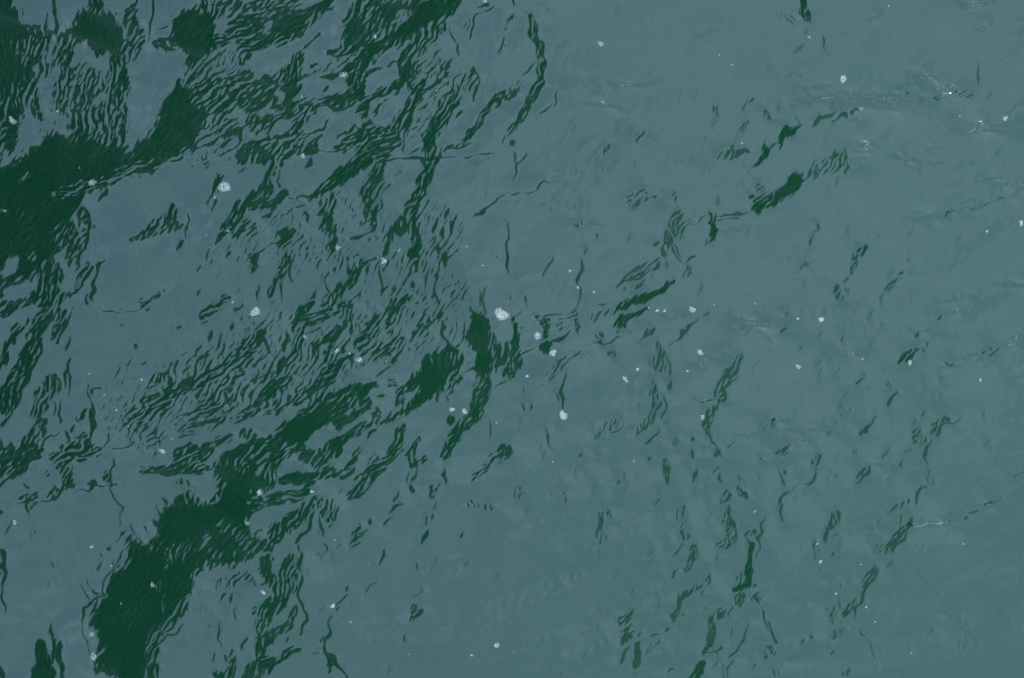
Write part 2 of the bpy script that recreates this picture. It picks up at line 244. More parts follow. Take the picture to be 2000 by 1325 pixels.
K(16,(710,230),(705,320),(715,370),(705,390)); R(.1, 80, (520,440,60),(530,520,80),(540,590,60)); R(.0, 65, (585,400,40)); R(.3, 55, (330,460,40),(270,500,60),(240,580,50)); R(.1, 27, (270,580,40),(330,540,60),(420,490,80),(480,450,60)); K(16,(383,585),(285,622)); K(20,(490,430),(465,500)); R(.0,60,(440,450,60))
R(.15, 57, (870,420,40),(800,470,80),(770,540,70),(770,600,30)); R(-.1, 60, (790,380,70)); K(18,(872,405),(860,445)); P((635,460),(975,490),(820,380))
R(.1, 37, (690,530,40),(660,620,80),(590,680,60)); K(16,(680,590),(550,700)); K(14,(603,565),(600,630)); R(.15, 47, (700,720,60),(770,690,80),(820,660,60)); R(-.1,40,(620,700,80)); K(24,(832,715),(780,800)); K(10,(770,815),(700,870))
R(-.05, 57, (1060,510,30),(980,560,70),(910,620,60)); K(20,(1070,540),(1090,630),(1120,680),(1140,720))
R(.4, 57, (490,590,40),(420,650,50),(330,690,50)); K(26,(490,600),(400,670),(330,700)); S([(400,690),(450,680),(450,740),(410,800),(385,790)], .6, 60); R(.2, 75, (320,680,50),(335,740,50)); R(.0, 62, (250,600,40),(240,660,60),(200,760,90),(80,830,90),(0,890,60)); K(22,(25,600),(30,700)); K(24,(40,640),(90,740)); K(18,(80,735),(0,785)); K(20,(185,615),(140,715)); K(12,(270,720),(235,760),(120,830),(0,885)); K(12,(340,690),(335,770))
R(.4, 42, (520,750,60),(450,820,90),(380,890,90),(300,960,100),(220,1010,90)); R(.15, 42, (180,880,70),(80,950,110),(20,1030,60)); R(.0, 50, (100,1010,80)); R(0,40,(60,1090,60),(160,1050,50))
R(.72, 42, (700,920,50),(600,950,90),(500,1000,140),(400,1060,180),(300,1130,180),(200,1200,160),(80,1280,140),(-10,1320,130)); R(.2, 45, (620,1010,100),(560,1060,140),(480,1120,120)); S([(0,1290),(130,1230),(260,1150),(330,1090),(380,1080),(350,1150),(300,1230),(200,1290),(60,1325),(0,1325)], .8, 40)
S([(1170,690),(1110,690),(1040,720),(960,770),(950,850),(880,870),(860,930),(920,950),(880,1010),(840,1060),(760,1080),(690,1100),(650,1150),(760,1130),(860,1090),(960,1030),(1060,970),(1100,900),(1150,850),(1190,800),(1200,730)], 1.15, 72)
R(.6, 80, (1010,760,70),(1060,790,90),(1160,760,60)); K(16,(680,1040),(720,1080)); R(.25, 62, (820,1010,90),(840,930,60)); H([(870,975),(890,950),(915,960),(900,985)]); K(14,(1040,980),(1040,1020)); K(12,(1070,970),(1080,1020)); R(0,60,(680,1080,60))
R(.2, 52, (650,1150,60),(560,1200,60),(450,1260,80),(350,1310,80)); K(30,(690,1170),(640,1230)); K(18,(650,1010),(560,1120),(480,1180))
S([(1240,460),(1320,520),(1350,560),(1360,700),(1390,800),(1340,860),(1300,860),(1250,830),(1250,720),(1190,670),(1200,620),(1230,560)], 1.2, 80); R(.45, 60, (1300,880,80),(1290,960,110),(1270,1050,90)); K(14,(1315,350),(1300,420),(1320,510)); K(8,(1290,380),(1290,460)); K(22,(1330,880),(1335,980),(1300,1080))
K(20,(1390,780),(1250,815),(1190,840)); H([(1195,740),(1240,730),(1250,795),(1205,800)]); R(.1, 50, (1160,880,100),(1120,960,70)); H([(1150,930),(1225,895),(1215,960),(1180,1020),(1130,1000)])
R(.4, 50, (1250,1090,100),(1180,1160,80),(1120,1250,90),(1080,1320,80)); R(.35, 50, (1130,1110,60)); R(.4, 82, (1440,680,60),(1450,780,80),(1440,860,40)); R(.3, 75, (1370,620,40),(1395,760,60)); K(20,(1380,850),(1420,760))
R(.5, 62, (830,1170,60),(810,1260,80),(780,1320,60)); R(.1, 55, (900,1290,60),(930,1230,30)); R(.35, 70, (1430,1300,80)); K(10,(1330,1120),(1335,1220)); K(15,(1452,-10),(1450,200),(1465,280)); R(-.45, 70, (1370,170,50)); K(8,(1450,900),(1350,970)); K(16,(600,1270),(590,1320))
R(-.2, 32, (780,910,70)); K(20,(750,985),(700,1005)); P((590,820),(540,850),(570,790),(1190,40),(1090,80),(620,790),(520,880))

tile(1000, 440)
K(14,(240,170),(215,240),(185,295)); K(12,(440,130),(420,170)); K(18,(405,190),(390,270),(375,345)); K(18,(385,365),(387,420),(365,495)); R(.1, 60, (370,540,40),(380,600,40)); R(-.3, 60, (480,70,40)); P((490,65),(475,85),(690,80),(685,70),(410,130)); R(-.4,70,(350,390,40))
R(.1, 112, (930,20,70),(900,100,70),(880,180,40)); R(.2, 65, (970,10,80)); K(14,(880,60),(930,150),(990,220)); K(12,(860,120),(885,200)); K(14,(920,90),(980,180)); R(0,60,(985,60,40))
S([(1145,-10),(1170,-10),(1178,35),(1140,90),(1090,145),(1120,60)], .8, 60); W(6,(1178,35),(1280,25)); K(12,(370,0),(380,15))
R(.1, 40, (830,110,40)); R(.2, 42, (650,320,50),(730,270,110),(830,220,60)); K(10,(600,347),(655,325)); R(-.15, 35, (760,330,50),(700,360,40),(640,390,20)); R(.5, 52, (930,320,20),(870,370,60),(790,410,60),(720,430,50),(640,480,40),(590,515,20)); K(30,(900,335),(830,395),(740,430)); K(18,(720,440),(590,515)); R(-.1, 40, (1020,250,50)); K(10,(1045,190),(1000,230)); K(20,(1032,270),(1020,300)); K(14,(1010,240),(990,290))
R(.55, 47, (780,470,20),(690,520,40),(630,560,60),(600,580,30)); K(20,(700,520),(640,545),(610,590)); K(14,(740,490),(720,530)); P((815,285),(890,225),(935,290))
K(18,(60,730),(140,695),(210,680)); K(26,(210,685),(260,650),(320,620),(395,590)); S([(180,650),(230,690),(205,745),(165,720)], .8, 70); R(.2, 20, (150,540,40),(190,570,60),(180,640,40)); R(.1, 15, (150,535,30),(270,530,50),(370,510,30)); K(12,(270,545),(380,515)); R(-.1, 30, (270,580,60)); R(.1, 60, (460,540,40),(500,520,60),(545,490,20)); K(16,(380,560),(385,630)); K(14,(190,520),(185,620)); R(-.3,25,(480,480,60),(590,440,40))
K(16,(330,765),(380,740),(410,705),(500,685),(560,660),(660,640),(760,650),(820,590)); R(.15, 50, (790,605,70)); R(.05, 115, (515,640,60)); R(.0, 60, (620,620,40)); W(9,(385,740),(420,745)); K(20,(830,580),(800,630)); K(12,(840,620),(870,590))
K(18,(940,660),(960,620),(1010,580),(1085,535)); R(.1, 50, (990,600,40)); K(14,(1110,522),(1135,498)); K(8,(900,690),(930,670))
S([(0,510),(20,510),(40,620),(60,700),(60,790),(40,860),(-10,890),(-10,510)], .6, 72); R(.1, 70, (50,600,40)); K(12,(82,400),(75,460)); K(10,(48,475),(40,520)); K(12,(0,430),(20,420)); R(.3,60,(30,850,50))
R(-.05, 62, (310,770,50),(250,810,90),(220,870,60)); K(20,(320,840),(290,910),(285,960),(295,1020),(290,1060),(265,1100)); K(8,(270,960),(268,1000))
K(6,(60,880),(65,960)); K(10,(60,1020),(60,1065)); K(18,(107,1022),(93,1058)); K(12,(190,1150),(205,1220),(220,1280)); P((40,1140),(270,1140),(95,915),(670,930),(155,1270),(630,1030),(740,990))
R(.05, 78, (840,680,30),(860,740,80),(830,800,90),(900,840,50),(905,930,20)); R(.15, 72, (810,920,60),(800,980,60),(830,1040,70),(790,1130,80),(730,1190,40)); K(14,(885,710),(910,800),(912,900)); K(22,(880,990),(880,1060),(862,1120)); K(16,(740,1010),(738,1060)); K(14,(840,670),(838,720)); R(0,50,(580,730,60)); K(16,(605,720),(585,760)); K(14,(720,1200),(800,1150))
R(-.15, 57, (620,1090,40),(560,1140,90),(500,1200,80)); K(10,(650,1140),(570,1200)); K(12,(850,1185),(780,1260)); R(-.3, 60, (950,1250,70)); K(18,(1047,1218),(1033,1248)); R(-.4,60,(900,1140,70)); P((495,1310),(395,1320),(450,1160))
K(16,(1330,765),(1280,840),(1220,930)); R(.1, 60, (1310,770,50),(1250,840,70),(1200,930,60),(1180,1000,50)); K(16,(1300,865),(1215,930),(1205,1020))
R(.1, 77, (1160,1050,40),(1120,1110,60),(1120,1180,50)); K(16,(1165,1050),(1130,1120),(1145,1210),(1170,1300)); K(12,(1085,1015),(1160,995)); K(11,(1235,1285),(1280,1240)); P((1250,710),(1215,735),(970,700),(1075,370),(1420,800),(1390,830)); R(-.2, 52, (1450,1170,50)); K(8,(1345,625),(1390,595)); R(.1,75,(1170,1310,60)); K(14,(1030,1310),(1035,1325))
W(7,(1300,590),(1470,560)); W(7,(400,690),(420,745)); W(6,(1310,1210),(1420,1205)); W(6,(1350,1220),(1400,1212)); W(7,(1050,780),(1140,790)); W(6,(905,530),(950,520)); W(7,(180,660),(330,655)); W(7,(120,560),(160,545)); W(6,(1090,1005),(1160,990)); W(6,(1320,580),(1400,560))

tile(1500, 440)
K(14,(287,0),(250,60)); K(10,(265,75),(245,115)); R(-.05, 85, (200,240,55)); K(10,(188,210),(190,270)); K(9,(240,220),(225,260)); P((150,290),(250,270))
R(.25, 60, (560,130,20),(520,170,50),(480,230,40),(480,280,20)); S([(567,118),(530,150),(490,190),(500,205),(545,175)], .7, 50); K(12,(458,300),(440,335)); R(.05, 70, (405,360,40),(410,420,40)); R(-.1, 70, (460,380,40)); K(14,(410,340),(400,390)); K(12,(430,420),(415,432))
K(12,(832,178),(805,205)); R(-.05, 50, (760,270,50),(740,290,40)); K(14,(722,305),(675,375)); K(12,(722,350),(693,380)); P((705,262),(660,425),(825,35))
K(14,(1002,515),(980,545)); K(8,(1045,512),(1020,518)); K(13,(878,612),(848,632)); W(6,(1010,520),(1110,495)); W(6,(880,610),(920,602))
R(.3, 50, (830,720,40),(800,770,50),(750,795,20)); S([(815,715),(838,740),(800,790),(735,802),(790,760)], .7, 50); K(10,(917,675),(910,700)); R(.0, 50, (870,720,40))
K(14,(102,595),(58,627)); W(6,(0,640),(60,622)); W(6,(0,590),(60,560)); R(-.4, 60, (110,500,50)); P((500,510),(600,525),(655,575),(300,635),(185,700),(25,720),(305,850),(300,790),(455,40),(470,75),(640,65),(1095,80),(605,690),(280,800),(440,650),(430,590))
K(16,(552,875),(500,915)); K(10,(553,848),(538,862)); K(24,(735,955),(700,1000),(685,1045)); R(-.2, 57, (690,1010,70)); R(-.2, 60, (695,920,40))
P((445,975),(410,1055),(425,1080),(460,1080),(945,995),(995,990),(905,940),(330,1135),(380,1135),(1005,890),(1250,1245),(1245,1090),(840,1140),(350,1195),(395,840),(360,765))
K(14,(612,1108),(580,1160)); K(24,(575,1150),(525,1210)); R(.2, 55, (550,1180,50))
R(.15, 50, (1030,1110,50),(970,1160,70),(930,1190,30)); K(16,(1040,1120),(960,1210)); K(8,(1040,1130),(1110,1112)); R(.0, 50, (870,1200,50),(850,1220,60)); R(-.1, 62, (890,1250,80)); K(16,(930,1230),(912,1315)); K(12,(835,1280),(790,1305)); K(8,(915,1065),(895,1100))
R(.15, 70, (20,1140,60)); P((232,1222),(212,1230),(245,1222)); K(14,(122,1270),(85,1310)); R(-.1, 60, (60,1310,40)); P((500,1310),(700,1310),(285,1315),(690,1300))
K(18,(1347,705),(1270,765)); R(-.3, 30, (1050,795,20),(1200,770,30),(1300,720,30)); K(9,(1065,790),(1045,803)); W(8,(1020,815),(1150,785),(1270,768)); W(8,(1350,692),(1480,675)); W(5,(1000,455),(1150,410)); W(6,(1380,365),(1480,345)); W(6,(1430,890),(1480,870)); W(7,(450,750),(510,738)); W(6,(1400,650),(1430,640)); W(7,(1100,770),(1260,735)); W(7,(60,1180),(120,1180)); W(6,(40,1130),(120,1120)); W(6,(150,1240),(220,1230)); W(6,(190,1190),(330,1180)); W(6,(720,803),(740,798))

tile(0, 875)
R(.6, 50, (-60,40,170),(100,50,150),(230,30,70)); K(28,(240,40),(150,100),(80,150),(10,210)); R(.3, 60, (-20,130,120),(60,110,80)); P((100,160),(130,145)); K(16,(150,180),(165,230))
R(.5, 25, (330,50,100),(420,40,110),(500,40,70),(580,10,40)); K(14,(250,55),(330,65)); R(.1, 60, (350,100,60),(400,130,80),(400,190,70),(350,240,70),(300,270,50)); K(20,(440,100),(400,200),(380,240),(300,295)); R(-.2, 50, (300,220,60)); R(-.5, 50, (280,150,60))
K(13,(410,235),(520,240),(580,225),(640,205)); R(-.05, 20, (540,210,70)); K(15,(655,60),(650,150),(640,210),(635,240),(665,285),(695,340),(685,380),(700,440)); R(-.1, 25, (625,170,60)); K(10,(640,205),(680,205))
R(-.1, 40, (210,250,40),(180,290,80),(130,300,40)); K(22,(205,250),(210,290)); K(12,(160,280),(165,380)); K(14,(215,315),(180,345)); P((75,350),(90,330)); K(26,(5,350),(8,375)); K(13,(90,410),(60,430),(35,490)); K(8,(220,310),(300,295))
K(22,(15,570),(25,660),(40,710),(25,770),(30,860),(40,940)); K(14,(5,680),(5,720)); K(14,(220,455),(222,487)); K(12,(308,650),(313,692)); P((270,678),(280,775),(190,505),(195,465))
R(.65, 86, (240,1120,60),(240,1220,120),(250,1310,180)); K(8,(303,1000),(310,1100)); K(8,(230,1090),(240,1130)); K(30,(320,1090),(300,1230)); K(34,(350,1100),(340,1200),(365,1330)); K(30,(0,1240),(20,1330))
S([(690,440),(720,490),(800,520),(880,560),(900,480),(890,400),(940,340),(1010,310),(1080,290),(1140,310),(1200,320),(1240,290),(1255,190),(1240,150),(1220,90),(1300,30),(1380,-10),(1480,-10),(1480,350),(1430,420),(1440,480),(1480,520),(1480,640),(1380,680),(1290,690),(1180,690),(1130,740),(1100,830),(1030,920),(950,1010),(900,1060),(880,1100),(880,1180),(850,1400),(680,1400),(640,1300),(550,1290),(535,1200),(565,1180),(575,1130),(550,1090),(540,1060),(510,1010),(530,940),(545,885),(605,850),(600,780),(650,720),(705,670),(725,600),(740,570),(710,520)], 1., 60)
R(.35, 60, (900,540,80),(1000,600,100),(1100,560,100),(1190,560,80),(1250,610,80)); R(-.1, 62, (1190,530,60)); R(.35, 45, (1300,430,120),(1380,470,120),(1440,560,120)); R(.3, 72, (1300,60,100),(1380,90,80),(1440,120,80)); R(.4, 80, (1450,250,60)); R(.2, 62, (970,660,50)); R(.45,78,(930,780,40),(940,920,30)); R(-.1,85,(1350,600,20),(1340,690,20))
K(9,(715,580),(690,600),(675,660),(620,730),(583,780),(598,850),(540,868),(500,920),(478,1000),(495,1080),(515,1170),(545,1260)); K(8,(465,785),(520,860)); K(12,(505,770),(560,830),(600,850)); K(11,(635,560),(637,582)); K(11,(585,610),(577,640)); K(12,(582,670),(568,700)); K(10,(645,660),(640,680)); K(10,(690,510),(665,545)); K(24,(530,1270),(700,1300))
R(.1, 60, (1060,900,60),(1000,980,70),(940,1050,80),(900,1130,60),(880,1250,40)); K(10,(1060,1020),(930,1120),(890,1190)); R(.3,85,(880,1250,60),(870,1330,50))
R(.5, 25, (820,140,30),(920,120,70),(1050,110,110),(1180,110,90)); R(.35, 45, (1040,40,100),(1170,20,110)); K(14,(820,152),(1000,150),(1180,145)); R(.0, 103, (1020,200,60),(1090,230,60)); K(20,(928,290),(960,360)); K(20,(900,330),(935,430)); K(18,(880,400),(920,440)); K(22,(760,450),(830,540)); R(.3,95,(1010,300,50),(1080,290,60),(1130,300,50)); K(12,(840,440),(855,465)); K(10,(800,100),(900,110))
P((770,40),(840,15),(660,40),(720,30)); R(-.25, 57, (1250,780,60),(1340,760,80),(1400,730,60),(1460,790,40)); P((1190,920),(1150,820),(1300,950),(1160,930),(1100,1080),(1205,1030)); K(14,(1372,900),(1350,980)); K(16,(1250,980),(1260,1070),(1280,1150)); K(20,(1412,1092),(1395,1162)); K(16,(1345,1150),(1300,1220)); K(12,(1235,1185),(1225,1240)); R(.2, 82, (1340,1230,60),(1310,1300,60),(1250,1310,60)); K(24,(1350,1200),(1345,1330)); R(.45, 60, (1460,1230,60),(1430,1310,80)); R(-.1, 40, (1460,930,60)); K(14,(1347,830),(1325,890)); K(12,(1255,880),(1300,830)); K(16,(1290,1180),(1310,1230))

tile(500, 875)
R(.6, 37, (-10,40,150),(150,20,100),(270,0,60)); R(.2, 50, (100,70,110)); H([(130,110),(190,60),(250,40),(255,110),(250,150),(150,150)]); R(.3, 80, (80,130,100),(60,200,120)); R(.5, 5, (150,175,60),(260,180,90),(350,160,60)); S([(280,140),(340,130),(390,170),(340,220),(290,260),(260,200)], .7, 10); R(.35, 10, (0,310,100),(150,280,80),(280,260,60)); K(22,(0,350),(130,325),(260,298)); K(10,(110,150),(270,150)); K(9,(120,170),(270,165)); K(12,(120,190),(280,190))
R(.5, 62, (290,60,100),(380,60,140),(460,20,60)); R(.3, 42, (400,150,80),(500,150,80),(540,100,60),(590,40,50)); R(.3, 42, (800,10,70),(760,60,70),(690,120,120),(600,200,110),(540,280,50)); S([(760,10),(820,-10),(790,70),(750,95),(730,80)], .8, 50); K(18,(760,90),(700,180),(620,250),(530,310)); R(-.2, 50, (660,70,70)); P((625,50),(610,20),(480,245))
R(.45, 57, (340,300,90),(270,370,110),(200,420,120),(130,500,110),(80,560,90)); K(24,(330,370),(290,460),(220,540)); R(.05, 72, (400,330,90),(420,390,70)); K(16,(465,330),(450,410)); K(15,(380,400),(380,460),(405,510)); K(22,(402,545),(395,612)); P((350,620),(440,620),(365,490),(375,620)); K(14,(430,430),(410,470)); K(16,(0,490),(40,470))
R(.4, 60, (0,590,80),(60,560,60)); R(.6, 82, (70,640,70),(60,700,90),(110,790,90),(140,850,90)); R(.1, 76, (200,640,100),(180,720,110),(190,800,100)); K(22,(270,600),(240,680),(255,740),(240,820),(270,910),(292,960),(260,1075)); K(10,(235,540),(245,600)); K(14,(75,765),(30,780)); R(.4, 66, (140,880,110),(60,950,120),(20,1020,80)); R(.1, 66, (220,930,60),(200,1010,60),(140,1040,70),(60,1080,120)); K(14,(187,1070),(180,1122)); R(.3, 72, (20,1120,50),(40,1200,100),(50,1260,120),(10,1320,80)); R(.45, 35, (60,1250,80),(130,1210,60),(190,1170,40),(240,1150,20)); K(18,(240,1160),(150,1210),(80,1270)); K(16,(20,1060),(30,1180))
K(24,(440,970),(420,1060),(390,1110),(400,1170),(440,1220),(480,1270),(530,1330)); K(14,(370,1080),(385,1130)); K(14,(400,1180),(440,1290)); R(.2, 122, (430,1240,60)); R(-.3, 110, (370,1100,50)); K(11,(305,1180),(370,1165)); K(14,(430,1270),(420,1320))
R(-.2, 50, (590,450,60),(560,520,40)); K(14,(660,400),(650,440)); K(14,(650,470),(580,510),(525,560)); K(12,(592,540),(540,575))
K(16,(832,240),(795,320)); K(14,(850,310),(800,340),(755,375)); K(16,(785,385),(740,440)); K(20,(900,205),(890,260)); R(.4, 72, (880,40,90),(900,100,70)); R(.1, 50, (960,70,60)); K(14,(920,110),(910,190)); K(12,(882,150),(875,200)); R(.2, 60, (1090,20,60)); K(14,(1122,0),(1075,75)); K(12,(1070,110),(1080,210)); R(.15, 60, (1020,230,50),(1000,270,50)); K(14,(1052,200),(1020,300)); K(12,(1022,300),(1010,340)); K(14,(1020,370),(1015,410)); K(18,(992,390),(970,435)); K(20,(990,460),(945,560)); R(-.35, 65, (920,560,70)); K(14,(915,650),(912,692)); P((890,695),(1035,655),(1020,685),(1205,660),(1172,500),(685,650),(970,385)); K(16,(742,600),(725,652)); K(8,(1172,490),(1168,515))
R(-.3, 100, (1230,320,50),(1300,340,40),(1370,330,20)); R(-.05, 37, (1460,30,60),(1330,90,60),(1250,180,30)); K(20,(1480,25),(1410,92)); R(.2,60,(1440,10,60))
K(18,(520,800),(515,835)); K(14,(525,850),(470,890)); K(14,(497,897),(465,930)); P((385,935),(565,890),(375,940)); K(14,(652,785),(605,835)); K(8,(690,770),(650,785))
R(.1, 55, (930,930,80),(890,990,40)); K(16,(962,940),(925,980)); P((820,1015),(945,825),(920,845)); K(12,(856,1075),(853,1117)); P((1140,1270),(770,1290),(290,745),(470,570),(1380,740))

tile(1000, 875)
R(.0, 80, (40,230,30),(45,280,60)); K(13,(45,205),(50,290)); P((70,360),(100,335),(0,30)); K(12,(20,240),(30,300)); K(12,(72,240),(68,275))
P((390,45),(385,115),(405,115),(425,130),(440,165),(465,205),(460,250),(365,145),(275,180),(460,370),(180,30)); K(14,(242,240),(215,265)); R(-.2, 55, (310,270,50)); K(14,(325,275),(312,305)); K(18,(395,35),(385,55))
K(16,(632,150),(622,192)); K(10,(605,190),(603,220)); P((715,170),(655,215),(605,115),(650,270),(495,30),(580,115)); K(18,(798,48),(787,77))
R(.2, 87, (880,80,40),(885,150,60),(905,200,30)); K(14,(910,90),(905,210)); K(12,(855,50),(870,110)); K(10,(862,290),(818,337)); P((875,235),(860,258))
K(16,(1033,28),(1046,77)); R(.05, 70, (1170,20,40)); K(14,(1195,30),(1193,65)); R(-.25, 70, (1170,130,60),(1190,190,40)); P((1120,205),(1055,230),(1130,330),(1125,210),(1010,50),(1110,280)); K(6,(1050,130),(1050,200))
K(16,(1293,155),(1302,200)); R(.2, 118, (1310,230,40),(1340,270,50)); K(16,(1325,225),(1355,300)); K(14,(1442,48),(1425,65)); P((1410,180),(1385,240),(1430,60))
R(.1, 74, (970,340,30),(980,400,70),(985,470,120),(1000,520,60)); K(15,(985,550),(925,628)); R(.2, 65, (1050,560,40),(1030,630,50),(1000,690,50)); K(12,(1075,560),(1055,640)); K(16,(1040,600),(1010,690)); K(11,(960,705),(908,752)); P((880,770),(880,820),(830,865),(920,795),(900,545)); K(10,(1050,530),(1030,600))
R(-.1, 57, (1250,270,60),(1200,320,50)); R(.1, 78, (1240,360,50),(1250,430,90),(1260,500,90),(1240,560,80)); K(16,(1245,340),(1270,430),(1287,520),(1250,592)); P((1280,610),(1180,630),(1325,430),(1140,390),(1130,400)); R(-.1,45,(1210,560,60)); K(14,(1205,290),(1190,335))
K(16,(1447,405),(1440,460),(1408,530),(1416,625)); R(.0, 62, (1400,490,60),(1360,500,50)); R(.5, 72, (1365,570,40),(1370,650,50),(1360,720,80),(1350,780,90),(1290,810,40)); K(16,(1350,510),(1370,600),(1385,700),(1370,800)); R(0,60,(1320,750,60))
R(.1, 60, (1060,800,60),(1110,780,50),(1130,740,30)); K(14,(1130,712),(1137,780)); R(.35, 66, (1030,830,60),(980,860,80),(960,910,60),(930,980,40)); K(12,(1110,830),(1085,860)); K(14,(990,955),(980,980)); K(14,(907,1028),(885,1062)); K(7,(880,1070),(740,1110)); K(20,(1110,790),(1075,820))
R(.15, 50, (700,940,40),(640,1000,80),(680,1040,90),(650,1110,60)); K(26,(692,1058),(650,1127)); K(18,(737,1058),(720,1087)); K(15,(690,1130),(620,1235)); R(.2, 66, (725,1130,30),(720,1230,60),(700,1280,40)); R(-.1, 60, (840,1120,40),(780,1170,50)); K(16,(932,1268),(900,1302)); K(9,(660,935),(595,1000))
P((710,1315),(745,1300),(920,1240),(490,1040),(480,1090),(530,1125),(445,1090),(400,1195),(415,1185),(540,915),(505,915),(380,750),(600,725),(265,795),(290,1305),(715,480),(670,500),(625,590),(805,640),(800,710),(840,905),(145,445),(620,485),(520,940),(690,840),(800,600),(485,1135),(515,1090),(345,750),(250,785))
R(.0, 82, (550,380,60),(510,400,50),(490,480,40)); K(16,(517,490),(512,552)); K(18,(482,468),(474,518)); K(12,(516,573),(510,600)); K(12,(552,508),(547,532)); K(12,(570,378),(570,417)); K(10,(508,370),(505,440))
R(.1, 70, (1330,850,60),(1310,890,60)); K(14,(1275,920),(1240,960),(1255,1040),(1262,1112)); R(.3, 67, (1150,980,50),(1150,1060,50),(1130,1120,50),(1105,1185,30)); K(20,(1165,1010),(1155,1110)); K(14,(1362,990),(1345,1080),(1300,1140),(1258,1212)); R(-.1, 50, (1200,950,80)); R(-.1,110,(1100,920,40)); R(.05, 50, (1310,1120,40))
K(16,(1405,850),(1430,900),(1475,1065)); R(-.1, 105, (1420,880,60)); K(12,(1150,1140),(1195,1215),(1155,1275)); R(.6, 57, (1105,1240,40),(1080,1290,70),(1040,1330,80)); S([(1100,1230),(1110,1270),(1085,1360),(1030,1360),(1040,1290),(1080,1270)],.8,60); K(10,(1215,1230),(1215,1325)); K(16,(1280,1215),(1240,1270),(1245,1330)); K(16,(1392,1243),(1362,1300)); R(-.2, 60, (1450,1200,40)); P((1435,1215),(1460,1190)); K(10,(1430,820),(1410,870)); K(9,(1110,1180),(1190,1170)); R(-.05,60,(1190,1150,60))

tile(1500, 875)
R(.2, 60, (290,60,40),(260,90,40)); K(16,(303,42),(280,90)); K(13,(278,90),(275,150)); K(18,(280,150),(205,215)); K(12,(235,180),(150,240)); K(20,(140,240),(75,300),(65,350),(80,390),(70,432)); K(10,(115,240),(60,300),(50,340))
K(12,(65,120),(75,190),(65,210)); K(16,(102,122),(92,147)); R(-.05, 60, (90,20,50)); P((35,330),(55,400),(55,410)); K(8,(75,200),(90,215))
K(20,(595,105),(490,205)); R(.1, 42, (560,110,30),(500,170,30)); K(10,(412,143),(378,167)); K(10,(705,30),(670,55)); R(-.25, 42, (700,30,40),(620,80,30)); K(10,(832,8),(788,32)); R(-.3, 60, (740,110,60)); K(12,(777,57),(765,92)); W(6,(600,105),(640,90))
K(13,(912,-5),(918,100)); K(10,(920,130),(920,210)); K(8,(885,240),(905,230)); K(14,(877,225),(830,322)); R(-.1, 50, (790,300,40),(740,340,40),(705,380,20)); P((945,200),(890,80),(490,30),(350,165))
K(10,(765,390),(770,450)); R(.2, 50, (830,420,20),(770,470,60),(720,530,60),(690,590,40)); K(18,(835,435),(780,520),(730,560),(720,608)); W(7,(845,438),(960,435),(1040,425)); K(14,(1112,412),(1140,395)); K(12,(1150,380),(1230,350)); K(9,(1250,330),(1345,288)); W(6,(1150,385),(1240,350),(1300,325)); K(10,(1030,425),(1045,415)); K(10,(830,405),(815,440)); K(7,(1240,330),(1290,300))
K(6,(1472,135),(1400,170)); P((1375,165)); R(.1, 87, (350,370,30),(390,380,50),(340,470,60),(320,530,50)); K(18,(400,360),(406,437)); K(12,(380,380),(378,450)); K(8,(270,540),(265,635)); K(16,(372,593),(357,627)); P((400,565),(295,705),(585,470),(590,500),(385,520),(405,590),(300,600),(635,420))
K(18,(640,700),(575,780),(545,840),(515,930),(512,1007)); R(.0, 60, (600,700,60),(560,790,40)); R(.05, 66, (490,900,60),(450,960,60)); R(-.1, 77, (370,1080,60),(430,1030,60),(360,980,40),(400,900,40),(340,920,30)); K(12,(410,790),(412,832)); P((362,775),(195,905),(460,770),(615,580),(705,655),(335,900),(690,665)); K(15,(385,1162),(372,1187)); R(-.3,50,(650,570,70)); K(9,(405,850),(405,890))
K(20,(240,1075),(230,1093)); K(8,(195,1100),(180,1140)); K(18,(0,990),(45,1112)); R(.1, 80, (15,1150,40),(30,1190,30)); R(.0, 100, (45,1290,60)); R(.2, 50, (470,1280,30),(430,1305,30)); K(12,(480,1272),(450,1295))
P((970,848),(1055,965),(1090,975),(1072,1000),(940,1040),(1150,1050),(1145,1080),(1160,1125),(1120,1135),(1090,1125),(1190,1140),(880,735)); K(4,(510,1040),(560,1090),(620,1200))

CELL = 1.5                      # survey pixels per cell
PX = 4.6 / 2000                 # metres per survey pixel
PADX, PADY = 200, 190
FXN, FYN = 1334, 884
NX, NY = FXN + 2 * PADX + 1, FYN + 2 * PADY
U_ANG = math.radians(158)       # towards the bridge
UX, UY = math.cos(U_ANG), math.sin(U_ANG)
H_CAM, H_SOF, Q_CAM, Q_EDGE = 20.0, 18.4, 0.8, 1.35

